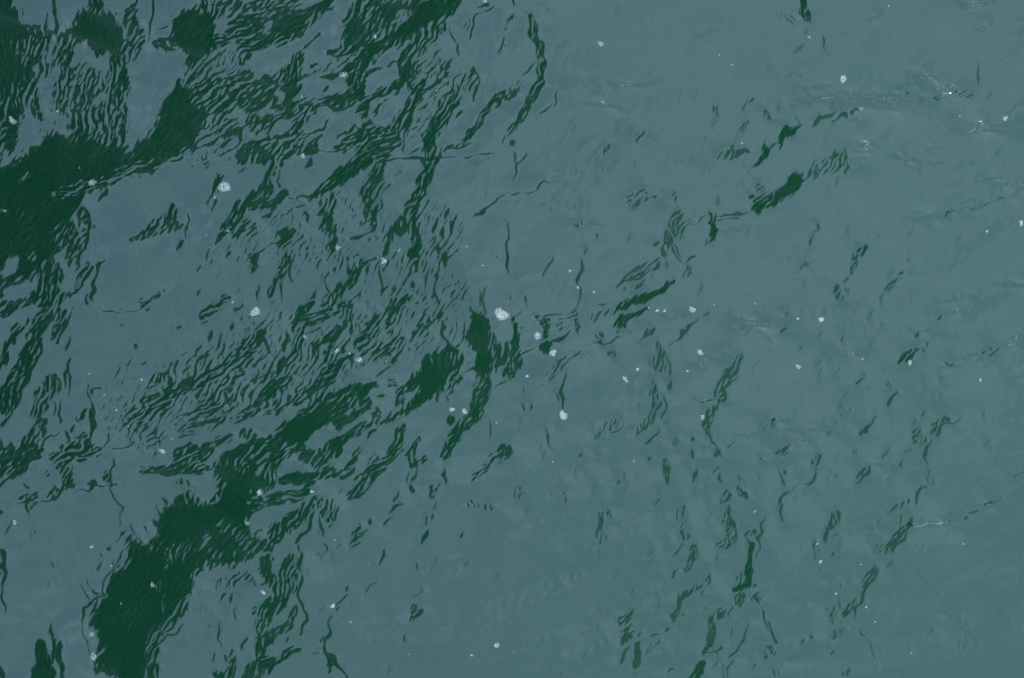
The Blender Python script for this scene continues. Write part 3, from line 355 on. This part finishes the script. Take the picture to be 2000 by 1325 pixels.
def design():
    rng = np.random.default_rng(11)
    fx = np.fft.rfftfreq(NX)[None, :] / CELL        # cycles per survey pixel
    fy = np.fft.fftfreq(NY)[:, None] / CELL
    F = np.hypot(fx, fy)
    def band(f0, bw, ang=None, aw=.3):
        w = np.fft.rfft2(rng.standard_normal((NY, NX)))
        g = np.exp(-((F - f0) / bw) ** 2)
        if ang is not None:                          # wave vector square to the crest; rows run downwards
            ka = np.arctan2(-fy, fx + 1e-12)
            d = (ka - (ang + math.pi / 2) + math.pi / 2) % math.pi - math.pi / 2
            g = g * np.exp(-(d / aw) ** 2)
        o = np.fft.irfft2(w * g, s=(NY, NX))
        return o / o.std()
    def low(scale):
        return band(0, 1.0 / scale)
    gx, gy = np.meshgrid((np.arange(NX) - PADX) * CELL, (np.arange(NY) - PADY) * CELL)
    wx = gx + 2.6 * low(34) + .7 * low(16)
    wy = gy + 2.6 * low(34) + .7 * low(16)
    E = np.full((NY, NX), -1.6)
    c2 = np.full((NY, NX), math.cos(2 * math.radians(58))); s2 = np.full((NY, NX), math.sin(2 * math.radians(58)))
    A = np.full((NY, NX), .45)
    KD = np.full((NY, NX), -9.); WD = np.zeros((NY, NX))
    def box(pts, pad):
        xs = [p[0] for p in pts]; ys = [p[1] for p in pts]
        i0 = max(0, int((min(xs) - pad) / CELL) + PADX); i1 = min(NX, int((max(xs) + pad) / CELL) + PADX + 2)
        j0 = max(0, int((min(ys) - pad) / CELL) + PADY); j1 = min(NY, int((max(ys) + pad) / CELL) + PADY + 2)
        return slice(j0, max(j0, j1)), slice(i0, max(i0, i1))
    def seg(X, Y, a, b):
        dx, dy = b[0] - a[0], b[1] - a[1]
        L2 = dx * dx + dy * dy + 1e-9
        t = np.clip(((X - a[0]) * dx + (Y - a[1]) * dy) / L2, 0, 1)
        return np.hypot(X - a[0] - t * dx, Y - a[1] - t * dy), t
    wob = low(30) * .3
    for kind, pts, lev, th in OPS:
        if kind in 'SH':
            sl = box(pts, 40)
            X, Y = wx[sl], wy[sl]
            if X.size == 0: continue
            ins = np.zeros(X.shape, bool); dist = np.full(X.shape, 99.)
            for a, b in zip(pts, pts[1:] + pts[:1]):
                c = (a[1] > Y) != (b[1] > Y)
                ins ^= c & (X < (b[0] - a[0]) * (Y - a[1]) / (b[1] - a[1] + 1e-9) + a[0])
                dist = np.minimum(dist, seg(X, Y, a, b)[0])
            sd = np.where(ins, dist, -dist)
            area = abs(sum(a[0] * b[1] - b[0] * a[1] for a, b in zip(pts, pts[1:] + pts[:1]))) * .5
            m = np.clip(sd / (min(34, max(7, .28 * area ** .5)) if kind == 'S' else 18) + .5, 0, 1); m = m * m * (3 - 2 * m)
            E[sl] += (lev - E[sl]) * m
            am = .48 if kind == 'S' else .45
            if kind == 'S' and lev < .8: am = .75
            A[sl] += (am - A[sl]) * m
            if kind == 'S': A[sl] = np.maximum(A[sl], 1.15 * np.exp(-((sd - 3) / 17) ** 2))
            if th is not None:
                c2[sl] += (math.cos(2 * math.radians(th)) - c2[sl]) * m; s2[sl] += (math.sin(2 * math.radians(th)) - s2[sl]) * m
        elif kind == 'R':
            lev += ((.3 if pts[0][0] < 720 and pts[0][1] < 430 else .2) if pts[0][0] < 1000 else .04) if lev < .4 else .1
            mw = max(p[2] for p in pts)
            sl = box(pts, mw * .8 + 10)
            X, Y = wx[sl], wy[sl]
            if X.size == 0: continue
            if len(pts) == 1: pts = pts * 2
            m = np.zeros(X.shape)
            for a, b in zip(pts, pts[1:]):
                d, t = seg(X, Y, a, b)
                w = (a[2] + (b[2] - a[2]) * t) * .5 + 3
                v = np.clip((w * 1.08 - d) / (w * .5 + 2), 0, 1)
                m = np.maximum(m, v * v * (3 - 2 * v))
            E[sl] += (lev - E[sl]) * m
            A[sl] += ((1.3 if pts[0][0] < 1000 else 1.1) - A[sl]) * m
            c2[sl] += (math.cos(2 * math.radians(th)) - c2[sl]) * m; s2[sl] += (math.sin(2 * math.radians(th)) - s2[sl]) * m
        else:
            sl = box(pts, lev * 2 + 8)
            X, Y = wx[sl], wy[sl]
            if X.size == 0: continue
            n = len(pts) - 1
            for k, (a, b) in enumerate(zip(pts, pts[1:])):
                d, t = seg(X, Y, a, b)
                s = (k + t) / n
                tap = .35 + .65 * np.sqrt(np.clip(4 * s * (1 - s), 0, 1))
                if kind == 'K':
                    rt = a[0] > 1000
                    w = np.maximum(lev * (.38 if rt else .44), 1.5 if rt else 1.7) * tap * (1 + wob[sl])
                    KD[sl] = np.maximum(KD[sl], np.clip((w - d) / 3.2, -9, -.02 if abs(lev - 12.99 * 500 / 1472) < 1e-6 else (.34 if rt else .55)))
                else:
                    w = np.maximum(lev * .8, 2.8) * tap
                    WD[sl] = np.maximum(WD[sl], np.exp(-(d / w) ** 2) * (.75 + wob[sl]))
    ang = np.arctan2(s2, c2) * .5                    # crest direction
    NB = 9
    jj, ii = np.meshgrid(np.arange(NY), np.arange(NX), indexing='ij')
    wi = ii + (2.6 * low(50) + .7 * low(22)) / CELL; wj = jj + (2.6 * low(50) + .7 * low(22)) / CELL      # crests wander
    tx = np.clip((gx - 800) / 260, 0, 1)             # finer chop further out
    def wander(f, s):
        fi = (wi * s) % NX; fj = (wj * s) % NY
        i0 = np.minimum(fi.astype(np.int32), NX - 1); j0 = np.minimum(fj.astype(np.int32), NY - 1); a = fi - i0; b = fj - j0
        i1 = (i0 + 1) % NX; j1 = (j0 + 1) % NY
        return (f[j0, i0] * (1 - a) + f[j0, i1] * a) * (1 - b) + (f[j1, i0] * (1 - a) + f[j1, i1] * a) * b
    rip = np.zeros((NY, NX)); tot = np.zeros((NY, NX))
    for k in range(NB):
        a0 = math.pi * k / NB
        d = (ang - a0 + math.pi / 2) % math.pi - math.pi / 2
        wgt = np.clip(1 - np.abs(d) / (math.pi / NB), 0, 1)
        f = .7 * band(1 / 11.2, .019, a0, .36) + .62 * band(1 / 19., .013, a0, .36) + .42 * band(1 / 7.8, .018, a0, .3)
        f = (wander(f, 1.27) * (1 - tx) + wander(f, 1.45) * tx) / np.sqrt((1 - tx) ** 2 + tx ** 2)
        rip += wgt * f; tot += wgt * wgt
    rip = rip / (np.sqrt(tot) + 1e-6)
    rip = rip / rip.std() + (.34 - .1 * tx) * band(1 / 15., .022) + .2 * band(1 / 30., .02)      # crossing chop
    rip *= .5 / rip.std()
    rip = np.tanh(rip * 1.1 * np.clip(1 + .32 * low(70), .4, 1.7)) * .95
    var = low(40) * .16
    bg = .42 * band(1 / 40., .012, math.radians(18), .8) + .26 * band(1 / 22., .014, math.radians(64), .9) + .9 * band(1 / 130., .005, math.radians(25), .9) + .13 * band(1 / 13., .02, math.radians(40), .9)
    bg *= np.clip(1 + .45 * low(120), .25, 2)
    op = np.clip((-.9 - E) / .5, 0, 1)               # open faces carry only a faint chop
    D = E + A * rip + np.where(E > -1.2, var, 0) + op * (.7 * bg - .25)
    D = np.where(op > 0, np.minimum(D, np.where(op > .5, -.62, 9)), D)
    D = np.where(KD > D, np.maximum(D, KD), D)
    return gx, gy, E, D, WD, rip, low

# ---------------------------------------------------------------- where the foam floats
FOAM = [
 (979, 615, 22, 'largest round white foam patch, at the centre beside the upright dark green blotch'),
 (440, 366, 20, 'big bubbly foam patch in the pale water below the upper left dark band'),
 (499, 609, 18, 'wide white foam patch left of centre in open pale water'),
 (1080, 689, 15, 'white foam patch by the dark crossing right of centre, lower of two'),
 (1050, 656, 14, 'bubbly foam patch in the ripples right of the largest round foam patch'),
 (1099, 811, 16, 'upright foam patch at the foot of the wavy green crest below centre'),
 (30, 238, 15, 'slanted foam patch at the left edge in the dark upper left water'),
 (184, 358, 14, 'flat foam patch on the edge of the upper left dark band above pale water'),
 (671, 147, 14, 'foam patch among dark ripples at the upper middle left'),
 (1648, 154, 14, 'bright double-lobed foam patch above the white glints at upper right'),
 (750, 510, 12, 'foam patch by a thin green crest left of centre with a speck beside it'),
 (1174, 86, 11, 'round foam patch alone in calm grey water near the top middle'),
 (1352, 605, 13, 'dark-rimmed foam patch right of three small flecks in a row'),
 (1367, 688, 12, 'oval foam patch alone in calm water right of centre'),
 (1221, 741, 12, 'foam patch with a dark left rim below the centre crest line'),
 (1965, 231, 11, 'white foam patch near the right edge in the upper part'),
 (183, 1281, 13, 'foam patch on the lower left tip of the big dark blotch at the bottom'),
 (507, 963, 12, 'elongated foam patch inside the dark bend at lower left'),
 (1777, 709, 10, 'foam patch under a short dark crest at the right side'),
 (1560, 717, 10, 'foam patch in open pale water right of the forked green crest'),
 (1373, 816, 10, 'foam patch on the left side of the curved green crest at lower right centre'),
 (882, 800, 9, 'left foam patch of a pair under the centre dark band'),
 (907, 804, 9, 'right foam patch of a pair under the centre dark band'),
 (970, 1261, 9, 'crooked foam patch near the bottom edge just left of the middle'),
 (1605, 624, 9, 'small round foam patch in the open water at middle right'),
 (656, 686, 11, 'foam patch in the ripples left of centre, top left of three'),
 (702, 703, 9, 'foam patch in the ripples left of centre, lowest of three'),
 (683, 691, 7, 'foam fleck in the ripples left of centre, middle one of three'),
 (595, 658, 8, 'foam fleck among slanting ripples right of the wide foam patch'),
 (660, 484, 10, 'foam patch at the lower end of a short dark tuft, upper middle left'),
 (592, 305, 9, 'foam patch on the long horizontal dark line at upper left'),
 (852, 177, 6, 'foam fleck below a curved green stroke at the upper middle'),
 (318, 881, 9, 'foam patch in pale water above the dark band at lower left'),
 (482, 1021, 10, 'foam patch at the right rim of the dark blotch at lower left'),
 (298, 1142, 10, 'slanted foam patch within the smooth dark blotch at lower left'),
 (180, 1237, 10, 'foam patch on the left rim of the dark blotch near the bottom'),
 (31, 1018, 10, 'foam patch with a dark tail at the left edge in the lower half'),
 (514, 1157, 10, 'foam patch beside a dark ripple bundle at the bottom left'),
 (650, 1184, 9, 'foam patch just above the forked green stroke near the bottom'),
 (609, 960, 8, 'foam fleck in the dark crossing of ripples at lower left centre'),
 (180, 1067, 8, 'foam fleck in pale water left of the dark blotch'),
 (1284, 607, 8, 'left fleck of a close foam pair right of centre'),
 (1298, 608, 7, 'right fleck of a close foam pair right of centre'),
 (1267, 601, 5, 'faint fleck just left of a close foam pair right of centre'),
 (1113, 530, 7, 'foam fleck left of the thin upright crest above centre'),
 (1129, 562, 7, 'foam fleck sitting on the thin upright crest above centre'),
 (1160, 571, 6, 'foam fleck right of the thin upright crest above centre'),
 (1245, 722, 8, 'foam fleck just above the dark-rimmed patch below the centre crest'),
 (1029, 735, 8, 'foam fleck under the dark tuft right of the central blotch'),
 (1343, 725, 6, 'faint foam fleck in calm water below the oval foam patch'),
 (1559, 623, 7, 'foam fleck with a dark rim left of the small round patch at middle right'),
 (1476, 593, 5, 'tiny fleck in empty water right of the dark-rimmed patch'),
 (1395, 595, 4, 'speck of foam at the tip of a slanting crest right of centre'),
 (1914, 743, 7, 'upright foam fleck near the right edge at mid height'),
 (1928, 452, 7, 'foam fleck near the right edge above mid height'),
 (1995, 436, 9, 'foam patch cut by the right edge in the upper half'),
 (1582, 72, 6, 'foam fleck under the dark tuft at the top right'),
 (1737, 11, 5, 'fleck close to the top edge on the right'),
 (1406, 107, 5, 'left one of two specks in calm water at the upper right centre'),
 (1430, 126, 4, 'right one of two specks in calm water at the upper right centre'),
 (1450, 280, 6, 'foam fleck left of the upper slanting dark blotch on the right'),
 (1877, 226, 5, 'small fleck left of the white patch near the right edge'),
 (948, 3, 8, 'foam fleck cut by the top edge left of the middle'),
 (733, 73, 8, 'foam fleck in the solid dark patch at the top'),
 (590, 190, 6, 'foam fleck on the lower rim of dark ripples in the upper left'),
 (117, 220, 7, 'foam fleck among upright ripples in the upper left corner area'),
 (66, 192, 5, 'speck between upright ripples nearest the upper left corner'),
 (15, 413, 7, 'fleck at the left edge within the solid dark water'),
 (421, 386, 6, 'fleck on the dark streak just below left of the big bubbly patch'),
 (160, 330, 5, 'speck in the middle of the dark band at upper left'),
 (446, 452, 7, 'fleck on a dark tuft in the pale water at upper left'),
 (404, 460, 4, 'speck in pale water left of the tuft with a fleck'),
 (911, 482, 5, 'fleck in pale water above the centre'),
 (943, 519, 5, 'fleck left of the thin upright line above the centre'),
 (738, 502, 5, 'speck touching the upper left of a foam patch left of centre'),
 (779, 489, 6, 'fleck right of the foam patch left of centre'),
 (455, 590, 6, 'fleck at the upper left of the wide white foam patch'),
 (753, 706, 4, 'speck in pale water right of three foam bits in the ripples'),
 (278, 741, 7, 'dark-rimmed fleck left of the leafy dark tuft'),
 (177, 729, 5, 'speck above left of the dark-rimmed fleck in the left half'),
 (205, 770, 4, 'tiny speck in pale water above the lower left dark column'),
 (229, 801, 6, 'dark-rimmed fleck in pale water over the lower left ripples'),
 (251, 832, 6, 'fleck at the lower left end of the slanting ripples'),
 (336, 857, 5, 'speck above right of the foam patch over the lower left dark band'),
 (237, 1177, 5, 'speck in the smooth middle of the dark blotch'),
 (218, 1104, 6, 'fleck at the upper left rim of the dark blotch'),
 (969, 826, 5, 'speck right of the dark ripples below the centre'),
 (921, 1281, 7, 'fleck near the bottom edge, left of the crooked foam patch'),
 (653, 1054, 4, 'speck in pale water under the rippled strokes at the lower left centre'),
 (684, 1215, 4, 'speck in calm water above the bottom, right of the forked stroke'),
 (798, 1279, 4, 'speck at the bottom, between the forked stroke and the middle'),
 (1079, 902, 5, 'fleck in pale water below the foot of the wavy crest'),
 (1238, 901, 5, 'fleck above the small ripple bundle at the lower middle'),
 (1474, 1000, 6, 'bright fleck beside the branching crests at lower right centre'),
 (1596, 1063, 6, 'upper fleck beside a short ripple bundle at the lower right'),
 (1602, 1098, 8, 'lower and larger fleck beside a short ripple bundle at the lower right'),
 (1681, 1103, 4, 'speck left of the curved crest at the lower right'),
 (1632, 1160, 6, 'fleck left of the curved crest foot at the lower right'),
 (1691, 1186, 6, 'fleck right of the curved crest foot at the lower right'),
 (1708, 1215, 5, 'speck below right of the curved crest foot'),
 (1880, 1062, 5, 'fleck in calm water at the lower right under the thin long crest'),
 (1778, 1275, 4, 'speck near the bottom edge in the calm right corner area'),
 (1685, 702, 4, 'speck in calm water between two foam patches at the right'),
]

# ---------------------------------------------------------------- materials
def material(name, color, rough=.6, ior=1.45, bump=None, var=None):
    m = bpy.data.materials.new(name); m.use_nodes = True
    t = m.node_tree; b = t.nodes['Principled BSDF']
    b.inputs['Base Color'].default_value = (*color, 1); b.inputs['Roughness'].default_value = rough; b.inputs['IOR'].default_value = ior
    if var:
        tcn = t.nodes.new('ShaderNodeTexCoord'); n = t.nodes.new('ShaderNodeTexNoise'); n.inputs['Scale'].default_value = var[0]; n.inputs['Detail'].default_value = 6
        t.links.new(tcn.outputs['Object'], n.inputs['Vector'])
        mx = t.nodes.new('ShaderNodeMix'); mx.data_type = 'RGBA'
        mx.inputs['A'].default_value = (*[c * var[1] for c in color], 1); mx.inputs['B'].default_value = (*[c * var[2] for c in color], 1)
        t.links.new(n.outputs['Fac'], mx.inputs['Factor']); t.links.new(mx.outputs['Result'], b.inputs['Base Color'])
        if bump:
            bp = t.nodes.new('ShaderNodeBump'); bp.inputs['Strength'].default_value = bump; bp.inputs['Distance'].default_value = .01
            t.links.new(n.outputs['Fac'], bp.inputs['Height']); t.links.new(bp.outputs['Normal'], b.inputs['Normal'])
    return m
M_WATER = material('green_sea_water', (.00055, .0085, .0036), .105, 1.45, None, (.7, .85, 1.15))
def open_sea_chop(m):
    # beyond the surveyed patch the mesh coarsens, so its small waves come from relief in the material
    t = m.node_tree; n = t.nodes; L = t.links
    def math_(op, a, b_=None):
        x = n.new('ShaderNodeMath'); x.operation = op
        for i, v in enumerate((a, b_)):
            if v is None: continue
            if isinstance(v, (int, float)): x.inputs[i].default_value = v
            else: L.new(v, x.inputs[i])
        return x.outputs[0]
    tcn = n.new('ShaderNodeTexCoord'); sp = n.new('ShaderNodeSeparateXYZ'); L.new(tcn.outputs['Object'], sp.inputs[0])
    edge = math_('MAXIMUM', math_('DIVIDE', math_('ABSOLUTE', sp.outputs['X']), 2.36), math_('DIVIDE', math_('ABSOLUTE', sp.outputs['Y']), 1.58))
    mr = n.new('ShaderNodeMapRange'); mr.interpolation_type = 'SMOOTHSTEP'; mr.inputs['From Min'].default_value = 1.0; mr.inputs['From Max'].default_value = 1.12
    L.new(edge, mr.inputs['Value'])
    mp = n.new('ShaderNodeMapping'); mp.inputs['Rotation'].default_value = (0, 0, math.radians(32)); mp.inputs['Scale'].default_value = (1.9, .7, 1)
    L.new(tcn.outputs['Object'], mp.inputs['Vector'])
    last = None
    for sc, dist in ((2.2, .02), (13.0, .0045)):
        nz = n.new('ShaderNodeTexNoise'); nz.inputs['Scale'].default_value = sc; nz.inputs['Detail'].default_value = 2.5; nz.inputs['Distortion'].default_value = .6
        L.new(mp.outputs['Vector'], nz.inputs['Vector'])
        bp = n.new('ShaderNodeBump'); bp.inputs['Distance'].default_value = dist
        L.new(mr.outputs['Result'], bp.inputs['Strength']); L.new(nz.outputs['Fac'], bp.inputs['Height'])
        if last: L.new(last, bp.inputs['Normal'])
        last = bp.outputs['Normal']
    L.new(last, n['Principled BSDF'].inputs['Normal'])
open_sea_chop(M_WATER)
M_CONC = material('weathered_concrete', (.16, .155, .145), .85, 1.45, .4, (1.5, .7, 1.2))
M_STEEL = material('painted_railing_steel', (.10, .11, .11), .45, 1.45, .1, (20, .8, 1.2))
def foam_material():
    m = bpy.data.materials.new('sea_foam'); m.use_nodes = True
    t = m.node_tree; b = t.nodes['Principled BSDF']
    b.inputs['Base Color'].default_value = (.86, .86, .84, 1); b.inputs['Roughness'].default_value = .45; b.inputs['IOR'].default_value = 1.33
    tr = t.nodes.new('ShaderNodeBsdfTransparent'); mx = t.nodes.new('ShaderNodeMixShader')
    lw = t.nodes.new('ShaderNodeLayerWeight'); lw.inputs['Blend'].default_value = .5
    mr = t.nodes.new('ShaderNodeMapRange'); mr.inputs['To Min'].default_value = FOAM_MIN; mr.inputs['To Max'].default_value = FOAM_MAX
    t.links.new(lw.outputs['Facing'], mr.inputs['Value']); t.links.new(mr.outputs['Result'], mx.inputs['Fac'])
    t.links.new(tr.outputs['BSDF'], mx.inputs[1]); t.links.new(b.outputs['BSDF'], mx.inputs[2])
    t.links.new(mx.outputs['Shader'], t.nodes['Material Output'].inputs['Surface'])
    return m
FOAM_MIN, FOAM_MAX = .02, .075
M_FOAM = foam_material()

# ---------------------------------------------------------------- water surface
SLOPE = .042
gx, gy, E, D, WD, rip, low = design()
X2 = (gx - 1000) * PX; Y2 = (662.5 - gy) * PX
Q = UX * X2 + UY * Y2
need = (Q_EDGE - Q - (Q - Q_CAM) * H_SOF / H_CAM) / (2 * H_SOF)      # lean at which the bridge is mirrored
tx_ = np.clip((gx - 950) / 200, 0, 1)
Dp = np.clip(D, -2.2, np.where(E > .5, 1.3, 1.3 + (.14 - 1.3) * tx_))
Starget = need + SLOPE * Dp  - .62 * WD * (.65 + .55 * rip)
lin = np.linspace(0, 1, NX)[None, :], np.linspace(0, 1, NY)[:, None]
ex = np.clip(np.minimum(lin[0], 1 - lin[0]) / (.7 * PADX / NX), 0, 1); ey = np.clip(np.minimum(lin[1], 1 - lin[1]) / (.7 * PADY / NY), 0, 1)
win = ex * ey; win = win * win * (3 - 2 * win)
# the broad swell under it all: a gentle curved face running on past the patch
sw = win.sum(); mq = (Q * win).sum() / sw; LB = ((Q - mq) * Starget * win).sum() / ((Q - mq) ** 2 * win).sum(); LA = (Starget * win).sum() / sw - LB * mq
mean_s = LA + LB * Q
Sf = (Starget - mean_s) * win
kx = np.fft.rfftfreq(NX, CELL * PX)[None, :] * 2 * math.pi; ky = -np.fft.fftfreq(NY, CELL * PX)[:, None] * 2 * math.pi
ku = kx * UX + ky * UY; kv = -kx * UY + ky * UX
mk = np.clip(np.hypot(kx, ky) * CELL * PX, 1e-6, 2.0); comp = np.minimum(mk / np.sin(mk), 1.5)
G = 1j * ku / (ku ** 2 + .12 * kv ** 2 + .01)
S_w = np.where(D > -.7, 1., .35 + .6 * (WD > .12)); tgt = -Sf.copy()
Z = np.fft.irfft2(-G * np.fft.rfft2(tgt), s=(NY, NX))
for it in range(14):                                        # faces lean as asked where it shows; open faces relax
    zu = np.fft.irfft2(1j * ku * np.fft.rfft2(Z), s=(NY, NX))
    clear = (-zu + mean_s - need) / SLOPE
    wrong = np.where(D > 0, np.maximum(np.minimum(Dp, np.where(E > .5, .3, .3 - .2 * tx_)) - clear, 0), -np.maximum(clear - np.maximum(Dp, np.where(D < -.8, -.6, -.3)), 0)) * win
    tgt = tgt - .8 * SLOPE * wrong
    wt = np.where(np.abs(wrong) > 0, 1., S_w)
    Z = np.fft.irfft2(-G * np.fft.rfft2(zu + wt * (tgt - zu)), s=(NY, NX))
print('mean lean', LA, LB, 'wrong', (np.sign(clear) != np.sign(D))[PADY:-PADY, PADX:-PADX].mean())
Z = np.fft.irfft2(np.fft.rfft2(Z) * comp, s=(NY, NX))
Z -= Z[PADY:-PADY, PADX:-PADX].mean()
def sample(F, x, y):
    i = np.clip((np.asarray(x) / PX + 1000) / CELL + PADX, 0, NX - 1.001); j = np.clip((662.5 - np.asarray(y) / PX) / CELL + PADY, 0, NY - 1.001)
    i0 = i.astype(int); j0 = j.astype(int); a = i - i0; b = j - j0
    return (F[j0, i0] * (1 - a) + F[j0, i0 + 1] * a) * (1 - b) + (F[j0 + 1, i0] * (1 - a) + F[j0 + 1, i0 + 1] * a) * b
def swell(x, y):
    r = np.random.default_rng(5); z = 0
    for k in range(26):
        L = 1.4 * 1.16 ** k; a = math.radians(158) + r.normal() * .5
        z = z + .006 * L ** .9 * np.sin((x * math.cos(a) + y * math.sin(a)) * 2 * math.pi / L + r.uniform(0, 6.28)) * .35
    return z
def height(x, y):
    w = sample(win, x, y)
    q = UX * x + UY * y; r = np.clip((12 - np.hypot(x, y)) / 8.6, 0, 1); s = (LA * q + LB * q * q / 2) * r * r * (3 - 2 * r)
    far = np.clip((np.hypot(x, y) - 3.0) / 2.5, 0, 1)
    return sample(Z, x, y) * w - s + swell(x, y) * far
def axis(n, c0, sign):
    e = 12
    fine = [(i * CELL - c0) * PX for i in range(-e, n + e)]
    stp = CELL * PX; o = []; p = fine[-1]; q = fine[0]; lo = []
    while p < 420:
        stp *= 1.22; p += stp; q -= stp; o.append(p); lo.append(q)
    return np.array(lo[::-1] + fine + o) * sign
xs = axis(FXN + 1, 1000, 1); ys = axis(FYN + 1, 662.5, -1)[::-1]
gX, gY = np.meshgrid(xs, ys)
gZ = height(gX, gY)
nv = gX.size; w_, h_ = len(xs), len(ys)
me = bpy.data.meshes.new('water')
me.vertices.add(nv); me.vertices.foreach_set('co', np.stack([gX, gY, gZ], -1).astype(np.float32).ravel())
idx = np.arange(nv).reshape(h_, w_)
quads = np.stack([idx[:-1, :-1], idx[:-1, 1:], idx[1:, 1:], idx[1:, :-1]], -1).reshape(-1, 4)
nf = len(quads)
me.loops.add(nf * 4); me.loops.foreach_set('vertex_index', quads.astype(np.int32).ravel())
me.polygons.add(nf); me.polygons.foreach_set('loop_start', np.arange(0, nf * 4, 4, dtype=np.int32)); me.polygons.foreach_set('loop_total', np.full(nf, 4, np.int32))
me.polygons.foreach_set('use_smooth', np.ones(nf, bool))
me.update(calc_edges=True)
me.materials.append(M_WATER)
water = bpy.data.objects.new('water', me); col.objects.link(water); water['kind'] = 'structure'

# ---------------------------------------------------------------- the bridge one sees mirrored
def box_bm(bm, q0, q1, v0, v1, z0, z1):
    vsl = []
    for z in (z0, z1):
        for q, v in ((q0, v0), (q1, v0), (q1, v1), (q0, v1)):
            vsl.append(bm.verts.new((q, v, z)))
    f = [(3, 2, 1, 0), (4, 5, 6, 7), (0, 1, 5, 4), (1, 2, 6, 5), (2, 3, 7, 6), (3, 0, 4, 7)]
    for a in f: bm.faces.new([vsl[i] for i in a])
def link(name, bm, mat, parent=None):
    m = bpy.data.meshes.new(name); bmesh.ops.recalc_face_normals(bm, faces=bm.faces); bm.to_mesh(m); bm.free(); m.materials.append(mat)
    o = bpy.data.objects.new(name, m); col.objects.link(o); o.parent = parent
    return o
bridge = bpy.data.objects.new('bridge', None); col.objects.link(bridge)
bridge.rotation_euler = (0, 0, U_ANG)
bridge['label'] = 'dark underside of a bridge, mirrored in the ripples towards the upper left'; bridge['category'] = 'bridge'
Q_E = Q_EDGE
b = bmesh.new(); box_bm(b, Q_E, 13.3, -160, 160, H_SOF, H_SOF + .45); link('deck', b, M_CONC, bridge)
b = bmesh.new(); box_bm(b, Q_E + .05, Q_E + .35, -160, 160, H_SOF + .452, H_SOF + .65); link('kerb', b, M_CONC, bridge)
for k in range(4):
    b = bmesh.new(); q = 2.7 + k * 2.9; box_bm(b, q, q + .5, -160, 160, H_SOF - 1.0, H_SOF - .003); link('girder', b, M_CONC, bridge)
pm = None
for k in range(-30, 31):
    if pm is None:
        b = bmesh.new(); box_bm(b, Q_E + .16, Q_E + .22, -.03, .03, H_SOF + .652, H_SOF + 1.45)
        p = link('railing_post', b, M_STEEL, bridge); pm = p
    else:
        p = pm.copy(); col.objects.link(p)
    p.location = (0, k * 2.0 + 1.0, 0)
for z in (.85, 1.15, 1.452):
    b = bmesh.new(); box_bm(b, Q_E + .165, Q_E + .215, -160, 160, H_SOF + z, H_SOF + z + .05); link('rail', b, M_STEEL, bridge)
for v in (-24, 24):
    for q in (3.6, 9.4):
        b = bmesh.new(); bmesh.ops.create_cone(b, cap_ends=True, segments=40, radius1=.75, radius2=.75, depth=H_SOF + 5)
        bmesh.ops.translate(b, verts=b.verts, vec=(q, v, (H_SOF - 1.8 + -5) / 2)); link('pier_column', b, M_CONC, bridge)
    b = bmesh.new(); box_bm(b, 1.6, 11.6, v - .9, v + .9, H_SOF - 1.8 + .8, H_SOF - 1.003); link('pier_cap', b, M_CONC, bridge)

# ---------------------------------------------------------------- foam
GROUP = 'foam flecks floating on the water'
def foam_mesh(d, seed):
    r = random.Random(seed)
    R = d * PX * (.5 if d > 8 else .39)
    bm = bmesh.new()
    n = max(4, min(80, int((d / 2.3) ** 2 * .9)))
    ax, bx, rot = r.uniform(.85, 1.2), r.uniform(.6, .95), r.uniform(0, math.pi)
    if d > 18: bx = .98; ax = 1.0
    placed = []
    for k in range(n * 6):
        if len(placed) >= n: break
        a = r.uniform(0, 2 * math.pi); rad = math.sqrt(r.random())
        lob = 1 + .22 * math.sin(2 * a + seed) + .14 * math.sin(3 * a + 2.1 * seed)
        px, py = rad * R * ax * lob * math.cos(a), rad * R * bx * lob * math.sin(a)
        x, y = px * math.cos(rot) - py * math.sin(rot), px * math.sin(rot) + py * math.cos(rot)
        br = R * r.choice([.14, .17, .2, .26, .36]) if d > 9 else R * r.uniform(.3, .55)
        br = max(br, .0022)
        if any(math.hypot(x - q[0], y - q[1]) < .42 * (br + q[2]) for q in placed): continue
        placed.append((x, y, br))
    for x, y, br in placed:
        seg, rg = 9, 3
        top = bm.verts.new((x, y, br * .8)); rings = []
        for i in range(1, rg + 1):
            ph = math.pi / 2 * i / rg * 1.06
            rings.append([bm.verts.new((x + br * math.sin(ph) * math.cos(2 * math.pi * j / seg), y + br * math.sin(ph) * math.sin(2 * math.pi * j / seg), br * .8 * math.cos(ph))) for j in range(seg)])
        for j in range(seg):
            bm.faces.new((top, rings[0][j], rings[0][(j + 1) % seg]))
            for i in range(rg - 1):
                bm.faces.new((rings[i][j], rings[i + 1][j], rings[i + 1][(j + 1) % seg], rings[i][(j + 1) % seg]))
    film = [bm.verts.new((math.cos(a) * R * .86 * (1 + .16 * math.sin(3 * a + seed) + .08 * math.sin(7 * a)) * ax, math.sin(a) * R * .86 * (1 + .16 * math.sin(3 * a + seed)) * bx, .0006)) for a in [2 * math.pi * j / 22 for j in range(22)]]
    for v in film: v.co.xy = (v.co.x * math.cos(rot) - v.co.y * math.sin(rot), v.co.x * math.sin(rot) + v.co.y * math.cos(rot))
    mid = bm.verts.new((0, 0, .0012 + .06 * R))      # the soapy film between the bubbles
    for j in range(22): bm.faces.new((mid, film[j], film[(j + 1) % 22]))
    for f in bm.faces: f.smooth = True
    return bm
for k, (fx_, fy_, d, label) in enumerate(FOAM):
    x, y = (fx_ - 1000) * PX, (662.5 - fy_) * PX
    o = link('foam_patch' if d > 8 else 'foam_fleck', foam_mesh(d, k + 1), M_FOAM)
    o.location = (x, y, float(height(np.array([x]), np.array([y]))[0]) + .0004)
    o['label'] = label; o['category'] = 'foam'; o['group'] = GROUP
